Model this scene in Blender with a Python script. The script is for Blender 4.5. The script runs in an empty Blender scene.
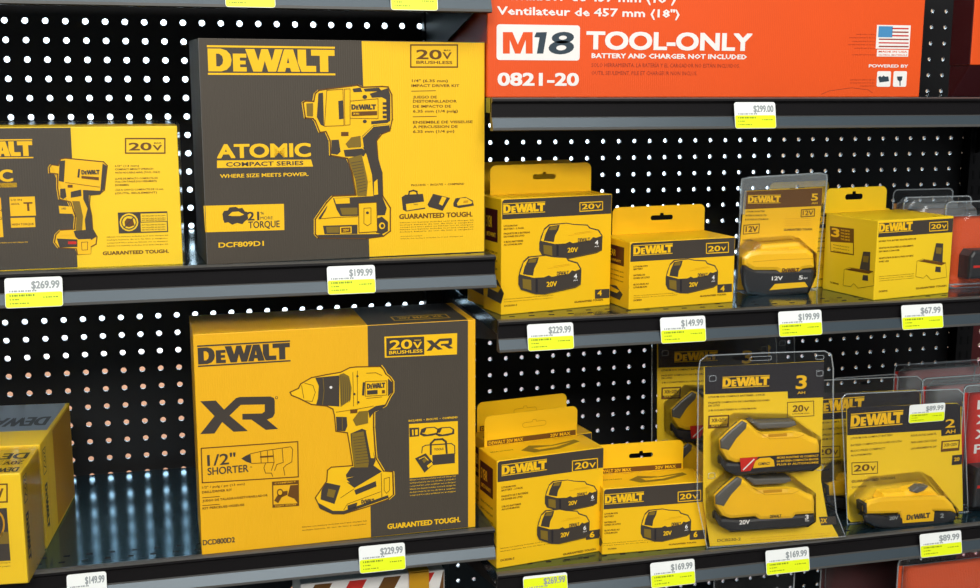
import bpy, bmesh, math, random
from mathutils import Vector
from mathutils.geometry import tessellate_polygon
random.seed(4)
R = math.radians
D = bpy.data
scene = bpy.context.scene
COL = scene.collection
H = 1.6                      # height of the reference line of the fixture above the floor

# ---------------------------------------------------------------- camera
FPX, YAW, PITCH, ROLL = 1184.35, 0.258162, -0.176684, 0.002486
CAM = Vector((0.211922, -1.713274, -0.054136 + H))
fwd = Vector((math.sin(YAW) * math.cos(PITCH), math.cos(YAW) * math.cos(PITCH), math.sin(PITCH)))
rgt = Vector((math.cos(YAW), -math.sin(YAW), 0))
upv = rgt.cross(fwd)
r2 = rgt * math.cos(ROLL) + upv * math.sin(ROLL)
u2 = -rgt * math.sin(ROLL) + upv * math.cos(ROLL)
cd = D.cameras.new('camera'); cam = D.objects.new('camera', cd); COL.objects.link(cam)
from mathutils import Matrix
m = Matrix((r2, u2, -fwd)).transposed().to_4x4(); m.translation = CAM
cam.matrix_world = m
cd.sensor_width = 36; cd.lens = 36 * FPX / 980; cd.clip_start = 0.02
scene.camera = cam

# ---------------------------------------------------------------- light
w = D.worlds.new('store_light'); scene.world = w; w.use_nodes = True
bg = w.node_tree.nodes['Background']; bg.inputs[0].default_value = (0.86, 0.93, 1.0, 1); bg.inputs[1].default_value = 0.30

def area(name, loc, target, sx, sy, power, col=(1, 1, 1)):
    l = D.lights.new(name, 'AREA'); l.shape = 'RECTANGLE'; l.size = sx; l.size_y = sy; l.energy = power; l.color = col
    o = D.objects.new(name, l); COL.objects.link(o); o.location = loc
    o.rotation_euler = (Vector(target) - Vector(loc)).to_track_quat('-Z', 'Y').to_euler()
    return o
area('ceiling_light', (0.5, -1.9, 3.5), (0.6, -0.3, 1.3), 2.6, 0.5, 44, (1.0, 0.97, 0.92))
area('ceiling_light', (0.2, -4.2, 3.3), (0.6, -0.3, 1.2), 3.6, 0.8, 178, (1.0, 0.97, 0.92))
area('aisle_light', (0.8, 0.62, H + 1.45), (0.8, 0.62, 0), 3.6, 0.5, 1050, (0.72, 0.9, 1.0))
scene.view_settings.view_transform = 'Standard'; scene.view_settings.look = 'None'
scene.view_settings.gamma = 1; scene.view_settings.use_curve_mapping = False
scene.view_settings.exposure = -0.3

# ---------------------------------------------------------------- materials
def srgb(c):
    return tuple(((x / 255) / 12.92 if x / 255 <= 0.04045 else ((x / 255 + 0.055) / 1.055) ** 2.4) for x in c) + (1,)
MATS = {}
def mat(name, col, rough=0.5, metal=0.0, spec=0.4, noise=0.0, scale=30, bump=0.0, wave=0.0, wscale=120):
    m = D.materials.new(name); m.use_nodes = True; nt = m.node_tree; b = nt.nodes['Principled BSDF']
    c = srgb(col); b.inputs['Base Color'].default_value = c
    b.inputs['Roughness'].default_value = rough; b.inputs['Metallic'].default_value = metal
    b.inputs['Specular IOR Level'].default_value = spec
    g = nt.nodes.new('ShaderNodeNewGeometry')
    n = nt.nodes.new('ShaderNodeTexNoise'); n.inputs['Scale'].default_value = scale; n.inputs['Detail'].default_value = 4
    nt.links.new(g.outputs['Position'], n.inputs['Vector'])
    if noise:
        mx = nt.nodes.new('ShaderNodeMix'); mx.data_type = 'RGBA'
        mx.inputs[6].default_value = tuple(x * (1 - noise) for x in c[:3]) + (1,)
        mx.inputs[7].default_value = tuple(min(1, x * (1 + noise)) for x in c[:3]) + (1,)
        nt.links.new(n.outputs['Fac'], mx.inputs[0]); nt.links.new(mx.outputs[2], b.inputs['Base Color'])
    h = n.outputs['Fac']
    if wave:
        wv = nt.nodes.new('ShaderNodeTexWave'); wv.bands_direction = 'X'; wv.inputs['Scale'].default_value = wscale
        wv.inputs['Distortion'].default_value = 0.6
        nt.links.new(g.outputs['Position'], wv.inputs['Vector'])
        ad = nt.nodes.new('ShaderNodeMath'); ad.operation = 'ADD'
        nt.links.new(wv.outputs['Fac'], ad.inputs[0]); nt.links.new(n.outputs['Fac'], ad.inputs[1]); h = ad.outputs[0]
    if bump or wave:
        bp = nt.nodes.new('ShaderNodeBump'); bp.inputs['Strength'].default_value = max(bump, wave); bp.inputs['Distance'].default_value = 0.0006
        nt.links.new(h, bp.inputs['Height']); nt.links.new(bp.outputs[0], b.inputs['Normal'])
    MATS[name] = m; return m
YC = (248, 195, 18)
mat('Y', YC, 0.42, noise=0.04, scale=18, bump=0.15)
mat('YB', (248, 196, 22), 0.5, noise=0.04, scale=14, wave=0.22)      # corrugated printed board
mat('YX', (240, 180, 18), 0.5, noise=0.05, scale=14, wave=0.22)
mat('YP', (246, 206, 30), 0.45, noise=0.03, scale=14)
mat('K', (64, 57, 50), 0.5, noise=0.08, scale=16)
mat('KB', (72, 65, 55), 0.5, noise=0.10, scale=12, wave=0.22)
mat('KD', (40, 36, 40), 0.45, noise=0.05)
mat('BR', (104, 66, 14), 0.5)                     # brown line work
mat('OL', (128, 104, 30), 0.5)
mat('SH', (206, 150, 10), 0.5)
mat('W', (238, 236, 232), 0.5, noise=0.03)
mat('OR', (230, 82, 18), 0.45, noise=0.05, scale=9, wave=0.15)
mat('ORD', (150, 52, 26), 0.5)
mat('RED', (205, 40, 30), 0.4, noise=0.1)
mat('RDK', (70, 16, 18), 0.5, noise=0.1)
mat('BLU', (70, 140, 190), 0.5)
mat('SLATE', (44, 62, 74), 0.5)
mat('TAN', (176, 122, 60), 0.7, noise=0.1)
mat('TG', (234, 250, 22), 0.4)
mat('TW', (242, 246, 244), 0.4)
mat('TT', (150, 158, 160), 0.5)
mat('TK', (120, 140, 20), 0.5)
mat('board', (14, 13, 15), 0.55, noise=0.2, scale=40)
mat('board_red', (88, 20, 22), 0.5, noise=0.1)
mat('steel', (74, 112, 130), 0.13, metal=0.9, spec=0.5, noise=0.12, scale=25, bump=0.04)
mat('lipmat', (16, 14, 16), 0.45, metal=0.0, spec=0.22, noise=0.1, scale=25)
mat('ledge', (64, 76, 84), 0.35, metal=0.3, spec=0.5, noise=0.06, scale=25)
mat('slot', (5, 6, 7), 0.9)
mat('edge', (96, 96, 94), 0.4, metal=0.4)
mat('white_panel', (240, 244, 248), 0.7)
mat('tan_panel', (160, 112, 88), 0.9, spec=0.0)
mat('grey_panel', (112, 90, 74), 0.9, spec=0.0)
mat('pink_panel', (142, 122, 120), 0.9, spec=0.0)
mat('floor_mat', (150, 146, 140), 0.3, noise=0.05, scale=2)
mat('bat_yellow', (250, 196, 24), 0.32, noise=0.03, spec=0.5)
mat('bat_black', (40, 40, 42), 0.38, spec=0.5)
mat('bat_grey', (92, 90, 84), 0.3, spec=0.5)
mat('GB', (122, 132, 142), 0.35)  # greyish plastic box top, its grey-blue reflection put into the colour
mat('tape', (196, 170, 110), 0.3)
def clear(name, tint, gl=0.10, rough=0.08, ior=1.2):
    m = D.materials.new(name); m.use_nodes = True; nt = m.node_tree; nt.nodes.clear()
    o = nt.nodes.new('ShaderNodeOutputMaterial'); t = nt.nodes.new('ShaderNodeBsdfTransparent'); t.inputs[0].default_value = tint
    g = nt.nodes.new('ShaderNodeBsdfGlossy'); g.inputs['Roughness'].default_value = rough; g.inputs[0].default_value = (1, 1, 1, 1)
    d = nt.nodes.new('ShaderNodeBsdfDiffuse'); d.inputs[0].default_value = (0.75, 0.8, 0.82, 1)
    f = nt.nodes.new('ShaderNodeFresnel'); f.inputs[0].default_value = ior
    n = nt.nodes.new('ShaderNodeTexNoise'); n.inputs['Scale'].default_value = 28; n.inputs['Detail'].default_value = 3
    gg = nt.nodes.new('ShaderNodeNewGeometry'); nt.links.new(gg.outputs['Position'], n.inputs['Vector'])
    b = nt.nodes.new('ShaderNodeBump'); b.inputs['Strength'].default_value = 0.5; b.inputs['Distance'].default_value = 0.0012
    nt.links.new(n.outputs['Fac'], b.inputs['Height']); nt.links.new(b.outputs[0], g.inputs['Normal']); nt.links.new(b.outputs[0], f.inputs['Normal'])
    m0 = nt.nodes.new('ShaderNodeMixShader'); m0.inputs[0].default_value = gl
    nt.links.new(t.outputs[0], m0.inputs[1]); nt.links.new(d.outputs[0], m0.inputs[2])
    m1 = nt.nodes.new('ShaderNodeMixShader')
    nt.links.new(f.outputs[0], m1.inputs[0]); nt.links.new(m0.outputs[0], m1.inputs[1]); nt.links.new(g.outputs[0], m1.inputs[2])
    nt.links.new(m1.outputs[0], o.inputs[0]); MATS[name] = m
clear('clear', (0.992, 0.995, 0.995, 1), 0.006)
clear('clear_edge', (0.93, 0.96, 0.97, 1), 0.12, 0.08, 1.4)
clear('frost', (0.93, 0.95, 0.96, 1), 0.16, 0.1, 1.3)
clear('rim', (0.9, 0.94, 0.96, 1), 0.24, 0.1, 1.5)
clear('wrap', (0.99, 0.99, 0.99, 1), 0.01, 0.12, 1.13)

# ---------------------------------------------------------------- mesh helpers
class MB:
    def __init__(s): s.v = []; s.f = []; s.m = []; s.mats = []
    def mi(s, n):
        if n not in s.mats: s.mats.append(n)
        return s.mats.index(n)
    def add(s, vs, fs, mt):
        b = len(s.v); k = s.mi(mt); s.v += [Vector(v) for v in vs]
        for f in fs: s.f.append([b + i for i in f]); s.m.append(k)
    def box(s, lo, hi, mt, bevel=0.0):
        X, Y, Z = zip(lo, hi)
        vs = [(X[i], Y[j], Z[k]) for i in (0, 1) for j in (0, 1) for k in (0, 1)]
        s.hexa(vs, mt, bevel)
    def hexa(s, vs, mt, bevel=0.0):
        fs = [(0, 1, 3, 2), (4, 6, 7, 5), (0, 4, 5, 1), (2, 3, 7, 6), (0, 2, 6, 4), (1, 5, 7, 3)]
        if not bevel: s.add(vs, fs, mt); return
        bm = bmesh.new(); bv = [bm.verts.new(v) for v in vs]
        for f in fs: bm.faces.new([bv[i] for i in f])
        bmesh.ops.recalc_face_normals(bm, faces=bm.faces)
        bmesh.ops.bevel(bm, geom=list(bm.edges), offset=bevel, segments=2, affect='EDGES', profile=0.5)
        bm.verts.index_update()
        s.add([v.co.copy() for v in bm.verts], [[v.index for v in f.verts] for f in bm.faces], mt); bm.free()
    def tube(s, a, b, r, mt, n=8):
        a = Vector(a); b = Vector(b); d = (b - a).normalized(); p = d.orthogonal(); q = d.cross(p)
        vs = []
        for c in (a, b):
            for i in range(n):
                t = 2 * math.pi * i / n; vs.append(c + (p * math.cos(t) + q * math.sin(t)) * r)
        s.add(vs, [(i, (i + 1) % n, n + (i + 1) % n, n + i) for i in range(n)] + [tuple(range(n))[::-1], tuple(range(n, 2 * n))], mt)
    def build(s, name, parent=None, base=None, smooth=False):
        org = Vector(parent['_b']) if parent is not None else Vector(base if base else (0, 0, 0))
        me = D.meshes.new(name); me.from_pydata([v - org for v in s.v], [], s.f)
        for n in s.mats: me.materials.append(MATS[n])
        me.polygons.foreach_set('material_index', s.m)
        if smooth: me.polygons.foreach_set('use_smooth', [True] * len(s.f))
        me.update()
        o = D.objects.new(name, me); COL.objects.link(o)
        if parent is not None: o.parent = parent
        else: o.location = org
        o['_b'] = tuple(org)
        return o
def tag(o, label=None, cat=None, group=None, kind=None):
    if label: o['label'] = label
    if cat: o['category'] = cat
    if group: o['group'] = group
    if kind: o['kind'] = kind
    return o
def thing(name, base, label, cat, group=None):
    o = D.objects.new(name, None); COL.objects.link(o); o.location = base; o['_b'] = tuple(base); o.empty_display_size = 0.02
    return tag(o, label, cat, group)
def copy_tree(o, shift, label=None, parent=None):
    c = o.copy(); COL.objects.link(c)
    if parent is None: c.location = Vector(o.location) + Vector(shift)
    else: c.parent = parent
    if label: c['label'] = label
    for ch in list(o.children): copy_tree(ch, shift, None, c)
    return c

_txt = {}
def text_geo(s, bold):
    k = (s, bold)
    if k not in _txt:
        c = D.curves.new('t', 'FONT'); c.body = s; c.size = 1; c.offset = min(bold, 0.008); c.resolution_u = 4 if len(s) < 11 else 2 if len(s) < 26 else 1; c.fill_mode = 'FRONT'
        o = D.objects.new('t', c); me = o.to_mesh()
        vs = [(v.co.x, v.co.y) for v in me.vertices]; fs = [tuple(p.vertices) for p in me.polygons]
        o.to_mesh_clear(); D.objects.remove(o); D.curves.remove(c)
        _txt[k] = (vs, fs)
    return _txt[k]

LAY = 0.00014
class Face:
    """A flat face standing in the shop: origin, right and up vectors, outward normal."""
    def __init__(s, O, U, V=(0, 0, 1)):
        s.O = Vector(O); s.U = Vector(U).normalized(); s.V = Vector(V).normalized(); s.N = s.U.cross(s.V).normalized()
        s.art = []; s.src = (0, 0, 1); s.w = s.h = 1
    def S(s, ox=0, oy=0, sc=1): s.src = (ox, oy, sc); return s
    def P(s, x, y, off=0.0):                # photo point -> point on the face's plane
        ox, oy, sc = s.src; x = ox + x / sc; y = oy + y / sc
        d = fwd + r2 * ((x - 490) / FPX) - u2 * ((y - 294) / FPX)
        O = s.O + s.N * off
        return CAM + d * ((O - CAM).dot(s.N) / d.dot(s.N))
    def uv(s, x, y):
        d = s.P(x, y) - s.O; return (d.dot(s.U), d.dot(s.V))
    def W(s, u, v, off=0.0): return s.O + s.U * u + s.V * v + s.N * off
    def pu(s, pts, mt, lay=1, holes=()):    # polygon in face metres
        loops = [[Vector((a, b, 0)) for a, b in pts]] + [[Vector((a, b, 0)) for a, b in h] for h in holes]
        flat = [p for l in loops for p in l]
        tri = tessellate_polygon(loops)
        out = []
        for t in tri:
            a, b, c = (flat[i] for i in t)
            out.append(t if (b - a).cross(c - a).z > 0 else (t[0], t[2], t[1]))
        s.art.append(([(p.x, p.y) for p in flat], out, mt, lay))
    def poly(s, pts, mt, lay=1, holes=()):
        s.pu([s.uv(*p) for p in pts], mt, lay, [[s.uv(*p) for p in h] for h in holes])
    def rect(s, x0, y0, x1, y1, mt, lay=1): # top-left and bottom-right photo points, face aligned
        a = s.uv(x0, y0); b = s.uv(x1, y1); s.pu([a, (b[0], a[1]), b, (a[0], b[1])], mt, lay)
    def ru(s, u0, v0, u1, v1, mt, lay=1): s.pu([(u0, v0), (u1, v0), (u1, v1), (u0, v1)], mt, lay)
    def frame(s, pts, wd, mt, lay=2):       # stroked closed outline
        s.stroke(list(pts) + [pts[0]], wd, mt, lay)
    def stroke(s, pts, wd, mt, lay=2):
        p = [Vector(s.uv(*q)) for q in pts]
        for a, b in zip(p, p[1:]):
            d = b - a
            if d.length < 1e-6: continue
            d.normalize(); n = Vector((-d.y, d.x)) * wd / 2; e = d * wd * 0.35
            s.pu([a - n - e, b - n + e, b + n + e, a + n - e], mt, lay)
    def T(s, t, x, y, x1, h, mt='K', lay=2, bold=0.02):   # text: baseline left, right end, cap height (source units)
        u0, v0 = s.uv(x, y); u1, _ = s.uv(x1, y); _, v1 = s.uv(x, y - h)
        s.tu(t, u0, v0, u1, v1, mt, lay, bold)
    def tu(s, t, u0, v0, u1, v1, mt, lay=2, bold=0.02, rot=0):
        vs, fs = text_geo(t, bold)
        if not vs: return
        xs = [a for a, b in vs]; x0, x1 = min(xs), max(xs); bo = min(bold, 0.008); ch = 0.70 + 2 * bo
        g = 0.0 if bold < 0.015 else 0.020 if bold < 0.025 else 0.042 if bold < 0.042 else 0.068
        q = (v1 - v0) / (ch + g * 0.6); e = g * abs(q) * (1 if u1 > u0 else -1); ey = g * 0.6 * q
        k = (u1 - u0 - e) / (x1 - x0)
        for n, (dx, dy) in enumerate([(0, 0)] if not g else [(0, 0), (e, ey)] if g < 0.03 else [(0, 0), (e, 0), (0, ey), (e, ey)] if g < 0.05 else [(0, 0), (e / 2, 0), (e, 0), (0, ey), (e / 2, ey), (e, ey)]):
            s.art.append(([(u0 + dx + (a - x0) * k, v0 + dy + (b + bo) * q) for a, b in vs], fs, mt, lay + 0.08 * n))
    def lines(s, x0, x1, y, dy, n, h, mt='BR', words=None):
        words = words or ['lithium ion battery includes tool and charger kit', 'incluye bateria de ion de litio y cargador', 'comprend bloc piles au lithium ion et chargeur']
        for i in range(n): s.T(words[i % len(words)], x0, y + i * dy, x1, h, mt, 2, 0.012)
    def ellipse(s, cx, cy, rx, ry, mt, lay=2, n=16):
        s.poly([(cx + rx * math.cos(2 * math.pi * i / n), cy + ry * math.sin(2 * math.pi * i / n)) for i in range(n)], mt, lay)
    def into(s, mb):
        for vs, fs, mt, lay in s.art: mb.add([s.W(a, b, lay * LAY) for a, b in vs], fs, mt)
    def replay(s, other):
        a = s.w / other.w; b = s.h / other.h
        for vs, fs, mt, lay in other.art: s.art.append(([(u * a, v * b) for u, v in vs], fs, mt, lay))

# the heavy slab-like maker's lettering between two bars, in units of 577 x 135
LOGO = [([(2, 120), (60, 120), (85, 112), (101, 94), (106, 68), (101, 43), (84, 24), (60, 16), (2, 16)], [[(38, 97), (52, 97), (65, 86), (69, 68), (65, 50), (52, 39), (38, 39)]]),
        ([(112, 98), (172, 98), (172, 80), (143, 80), (143, 66), (168, 66), (168, 49), (143, 49), (143, 36), (172, 36), (172, 16), (112, 16)], []),
        ([(168, 120), (209, 120), (225, 66), (240, 120), (270, 120), (286, 66), (301, 120), (337, 120), (304, 16), (268, 16), (254, 66), (240, 16), (201, 16)], []),
        ([(343, 120), (384, 120), (414, 16), (373, 16), (368, 34), (350, 34), (345, 16), (310, 16)], [[(354, 56), (365, 56), (360, 84)]]),
        ([(404, 120), (443, 120), (443, 44), (488, 44), (488, 16), (420, 16), (404, 60)], []),
        ([(466, 120), (575, 120), (575, 92), (545, 92), (545, 16), (506, 16), (506, 92), (466, 92)], [])]
def logo(f, x, y, x1, h, mt='Y', lay=2, bars=True):
    u0, v0 = f.uv(x, y); u1, _ = f.uv(x1, y); _, v1 = f.uv(x, y - h); k = (u1 - u0) / 577
    if bars: q = (v1 - v0) / 135; o = 0
    else: q = (v1 - v0) / 104; o = 16
    F = lambda L: [(u0 + a * k, v0 + (b - o) * q) for a, b in L]
    for out, hs in LOGO: f.pu(F(out), mt, lay, [F(hh) for hh in hs])
    if bars:
        f.pu(F([(0, 126), (577, 126), (577, 135), (0, 135)]), mt, lay); f.pu(F([(0, 0), (577, 0), (577, 9), (0, 9)]), mt, lay)
XRP = [(85, 425), (150, 422), (185, 460), (235, 412), (250, 407), (380, 405), (395, 412), (398, 425), (398, 475), (390, 492), (365, 502), (412, 541), (360, 545), (300, 502), (262, 502), (262, 478), (345, 476), (356, 468), (356, 438), (255, 440), (208, 485), (285, 550), (225, 553), (177, 512), (145, 560), (85, 563), (145, 487)]

def frame_from(BL, BR, z, top, Y=None, name=None, yaw=None):
    """Front face of a box standing on height z; BL, BR its bottom corners and top its upper left corner in the photo."""
    f0 = Face((0, 0, z + H), (1, 0, 0), (0, 1, 0))   # the shelf plane itself
    a = f0.P(*BL); b = f0.P(*BR)
    if Y is not None:
        ff = Face((0, Y, z + H), (1, 0, 0)); a = ff.P(*BL); b = ff.P(*BR); a.z = b.z = z + H
    f = Face(a, b - a); f.w = (b - a).length
    f.h = f.uv(*top)[1]
    return f
def body(mb, f, depth, mt, bevel=0.0008, extra=0.0):
    e = extra; vs = []
    for u in (-e, f.w + e):
        for d in (e, -depth - e):
            for v in (0 if e == 0 else 0.0002, f.h + e): vs.append(f.W(u, v, d))
    # order: (u0,front,bot),(u0,front,top),(u0,back,bot),(u0,back,top),...
    mb.hexa([vs[i] for i in (0, 1, 2, 3, 4, 5, 6, 7)], mt, bevel)
def sides(f, depth):
    L = Face(f.W(0, 0, -depth), f.N); L.w = depth; L.h = f.h      # left side: u runs from the back to the front
    Rr = Face(f.W(f.w, 0, 0), -f.N); Rr.w = depth; Rr.h = f.h
    Tt = Face(f.W(0, f.h, 0), f.U, -f.N); Tt.w = f.w; Tt.h = depth
    return L, Rr, Tt
def plate(mb, f, pts, th, mt, holes=(), off=0.0, edge=None):
    """A flat sheet th thick in face metres, its front at off."""
    loops = [[Vector((a, b, 0)) for a, b in l] for l in [pts] + list(holes)]
    flat = [p for l in loops for p in l]; n = len(flat); tri = tessellate_polygon(loops)
    vs = [f.W(p.x, p.y, off) for p in flat] + [f.W(p.x, p.y, off - th) for p in flat]; fs = []
    for t in tri:
        a, b, c = (flat[i] for i in t); t = t if (b - a).cross(c - a).z > 0 else (t[0], t[2], t[1])
        fs.append(t); fs.append(tuple(n + i for i in reversed(t)))
    mb.add(vs, fs, mt)
    k = 0; es = []
    for l in loops:
        for i in range(len(l)): es.append((k + i, k + (i + 1) % len(l), n + k + (i + 1) % len(l), n + k + i))
        k += len(l)
    mb.add(vs, es, edge or mt)
def rrect(u0, v0, u1, v1, r, n=5, top_only=False):
    out = []
    for cx, cy, a in ((u1 - r, v1 - r, 0), (u0 + r, v1 - r, 90), (u0 + r, v0 + r, 180), (u1 - r, v0 + r, 270)):
        if top_only and a >= 180: out.append((u0, v0) if a == 180 else (u1, v0)); continue
        for i in range(n + 1): t = R(a + 90 * i / n); out.append((cx + r * math.cos(t), cy + r * math.sin(t)))
    return out
def inset_loop(P, d):
    if sum(a[0] * b[1] - b[0] * a[1] for a, b in zip(P, P[1:] + P[:1])) < 0: P = P[::-1]
    n = len(P); out = []
    for i in range(n):
        a, b, c = Vector(P[i - 1]), Vector(P[i]), Vector(P[(i + 1) % n])
        e1 = (b - a).normalized(); e2 = (c - b).normalized(); q = Vector((-e1.y - e2.y, e1.x + e2.x)).normalized()
        out.append(b + q * d)
    return P, out
def rim(mb, f, pts, off, wd=0.0016):
    P, q = inset_loop(list(pts), wd); plate(mb, f, P, 0.0008, 'rim', [q], off)
def hang_hole(cu, cv, w, h):
    a = rrect(cu - w / 2, cv - h / 2, cu + w / 2, cv + h / 2, h * 0.49, 4)
    out = []
    done = False
    for p in a:
        out.append(p)
        if not done and len(out) == 5:
            out += [(cu + h * 0.45, cv + h * 0.5), (cu + h * 0.35, cv + h * 0.95), (cu - h * 0.35, cv + h * 0.95), (cu - h * 0.45, cv + h * 0.5)]; done = True
    return out

# ---------------------------------------------------------------- structure
I = 0.0254
def pegboard(name, x0, x1, gx, gz, m, r=0.0040, zlo=-1.24, zhi=0.62):
    """perforated board from x0 to x1; holes on a 25.4 mm grid through (gx, gz)"""
    i0 = math.ceil((x0 - gx) / I + 0.3); i1 = math.floor((x1 - gx) / I - 0.3)
    j0 = math.ceil((zlo - gz) / I + 0.3); j1 = math.floor((zhi - gz) / I - 0.3)
    mb = MB(); vs = []; fs = []; T = 0.0048
    for i in range(i0, i1 + 1):
        for j in range(j0, j1 + 1):
            cx = gx + i * I; cz = gz + j * I + H; b = len(vs)
            ring = []; outer = []
            for k in range(12):
                t = R(15 + 30 * k); c, s_ = math.cos(t), math.sin(t); q = (I / 2) / max(abs(c), abs(s_))
                outer.append((cx + c * q, 0, cz + s_ * q)); ring.append((cx + c * r, 0, cz + s_ * r))
            vs += outer + ring + [(a, T, c) for a, _, c in ring]
            for k in range(12):
                n = (k + 1) % 12
                fs.append((b + k, b + n, b + 12 + n, b + 12 + k)); fs.append((b + 12 + k, b + 12 + n, b + 24 + n, b + 24 + k))
    mb.add(vs, fs, m)
    ex0, ex1 = gx + (i0 - 0.5) * I, gx + (i1 + 0.5) * I; ez0, ez1 = gz + (j0 - 0.5) * I + H, gz + (j1 + 0.5) * I + H
    mb.box((x0, 0, zlo + H), (ex0, T, zhi + H), m); mb.box((ex1, 0, zlo + H), (x1, T, zhi + H), m)
    mb.box((ex0, 0, zlo + H), (ex1, T, ez0), m); mb.box((ex0, 0, ez1), (ex1, T, zhi + H), m)
    return tag(mb.build(name), kind='structure')
XB = 0.577                       # where the two bays meet
pegboard('wall_back_left', -0.34, XB - 0.001, 0.0, 0.0, 'board')
pegboard('wall_back_middle', XB + 0.001, 1.49, 0.66466, -4.58732 * I, 'board', 0.0032)
pegboard('wall_back_right', 1.491, 2.0, 0.66466 + 0.01, -4.58732 * I, 'board_red')
mb = MB(); Yb = 1.2
mb.add([(-1.8, Yb, 0.0), (4.2, Yb, 0.0), (4.2, Yb, H + 1.5), (-1.8, Yb, H + 1.5)], [(0, 1, 2, 3)], 'white_panel')
def patch(x0, z0, x1, z1, m): mb.box((x0, Yb - 0.06, z0 + H), (x1, Yb - 0.001, z1 + H), m)
patch(-1.2, -1.55, 0.60, -0.70, 'tan_panel'); patch(0.90, -1.55, 1.86, -0.60, 'pink_panel')
patch(1.79, -0.56, 3.6, 0.5, 'grey_panel'); patch(1.87, -1.55, 3.6, -0.57, 'grey_panel')
tag(mb.build('wall_far'), kind='structure')
mb = MB(); mb.box((-1.8, 0, H + 0.621), (4.2, 0.0048, H + 1.5), 'board'); mb.box((-1.8, 0, 0), (-0.341, 0.0048, H + 0.62), 'board'); mb.box((2.001, 0, 0), (4.2, 0.0048, H + 0.62), 'board')
tag(mb.build('aisle_light_shield'), kind='structure')  # unseen panels added to keep the aisle light from spilling forward
mb = MB(); mb.add([(-3, -5, 0), (4, -5, 0), (4, 2, 0), (-3, 2, 0)], [(0, 1, 2, 3)], 'floor_mat'); tag(mb.build('floor'), kind='structure')

# upright slotted posts between the bays
def upright(x, label):
    t = thing('upright_post', (x, -0.012, 0.0), label, 'post', 'slotted uprights of the shelving')
    mb = MB(); mb.box((x - 0.016, -0.0225, 0), (x + 0.016, -0.0005, H + 0.6), 'lipmat', 0.001)
    k = -1.2
    while k < 0.55:
        for dx in (-0.007, 0.007): mb.box((x + dx - 0.0018, -0.0231, k + H), (x + dx + 0.0018, -0.0226, k + 0.014 + H), 'slot')
        k += I
    mb.build('post', t); return t
upright(XB, 'black slotted steel upright between the left and right shelf bays')
upright(1.49, 'black slotted steel upright beside the dark red pegboard at far right')

# ---------------------------------------------------------------- shelves
YF = -0.36
def shelf(x0, x1, z, label, slots=True):
    Z = z + H
    t = thing('metal_shelf', (x0, YF, Z), label, 'shelf', 'black metal shelves of the display')
    mb = MB(); mb.box((x0, YF, Z - 0.018), (x1, -0.024, Z), 'steel', 0.0008)
    if slots:
        x = x0 + 0.02; r = 0
        while x < x1 - 0.02:
            for yy, dx in ((YF + 0.018, 0), (YF + 0.036, 0.004)):
                mb.add([(x + dx, yy, Z + 0.0002), (x + dx + 0.007, yy, Z + 0.0002), (x + dx + 0.007, yy + 0.0035, Z + 0.0002), (x + dx, yy + 0.0035, Z + 0.0002)], [(0, 1, 2, 3)], 'slot')
            x += I
    mb.build('shelf_deck', t)
    prof = [(0.004, 0.0002), (-0.003, 0.0), (-0.0055, -0.0015), (-0.0058, -0.004), (-0.003, -0.006), (-0.0015, -0.0075), (-0.0015, -0.0225), (-0.004, -0.0235), (-0.0095, -0.0345), (-0.0095, -0.0375), (-0.0075, -0.0385), (0.004, -0.0385)]
    cols = ['edge', 'edge', 'lipmat', 'lipmat', 'lipmat', 'lipmat', 'edge', 'ledge', 'edge', 'lipmat', 'lipmat', 'lipmat']  # edge and ledge greys paint in the light the slanted lip catches
    mb = MB(); n = len(prof)
    for i in range(n):
        a, b = prof[i], prof[(i + 1) % n]
        mb.add([(x0, YF + a[0], Z + a[1]), (x1, YF + a[0], Z + a[1]), (x1, YF + b[0], Z + b[1]), (x0, YF + b[0], Z + b[1])], [(0, 3, 2, 1)], cols[i])
    for x, s_ in ((x0, 1), (x1, -1)): mb.add([(x, YF + a, Z + b) for a, b in prof], [tuple(range(n))[::s_]], 'edge')
    mb.build('price_channel', t)
    for x in (x0 + 0.004, x1 - 0.006):
        mb = MB()
        pr = [(-0.024, -0.018), (YF + 0.02, -0.018), (YF + 0.02, -0.028), (-0.10, -0.075), (-0.024, -0.095)]
        mb.add([(x, a, Z + b) for a, b in pr] + [(x + 0.002, a, Z + b) for a, b in pr], [(0, 1, 2, 3, 4), (9, 8, 7, 6, 5)] + [(i, 5 + i, 5 + (i + 1) % 5, (i + 1) % 5) for i in range(5)], 'lipmat')
        mb.build('bracket', t)
    return t
ZT, ZA, ZL, ZB = 0.063, -0.257, -0.600, -0.965
ZR1, ZR2, ZR3 = -0.0715, -0.337, -0.661
XL0 = -0.34; XL1 = XB - 0.002; XR0 = XB + 0.002; XR1 = 1.488
shelf(XL0, 0.5685, ZT, 'black metal shelf across the very top left, over the charcoal and yellow kit box')
shelf(XL0, XL1, ZA, 'black metal shelf under the charcoal impact driver kit box')
shelf(XL0, XL1, ZL, 'black metal shelf carrying the yellow drill kit box, blue light on its deck')
shelf(XL0, XL1, ZB, 'black metal base shelf below the yellow drill kit box', False)
shelf(0.5700, XR1, ZR1, 'black metal shelf under the big orange box')
shelf(XR0, XR1, ZR2, 'black metal middle shelf of the right bay holding the two- and one-battery boxes')
shelf(XR0, XR1, ZR3, 'black metal lower shelf of the right bay under the tall two-battery blister pack')
shelf(XR0, XR1, ZB, 'black metal base shelf of the right bay below the red packages', False)

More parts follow.
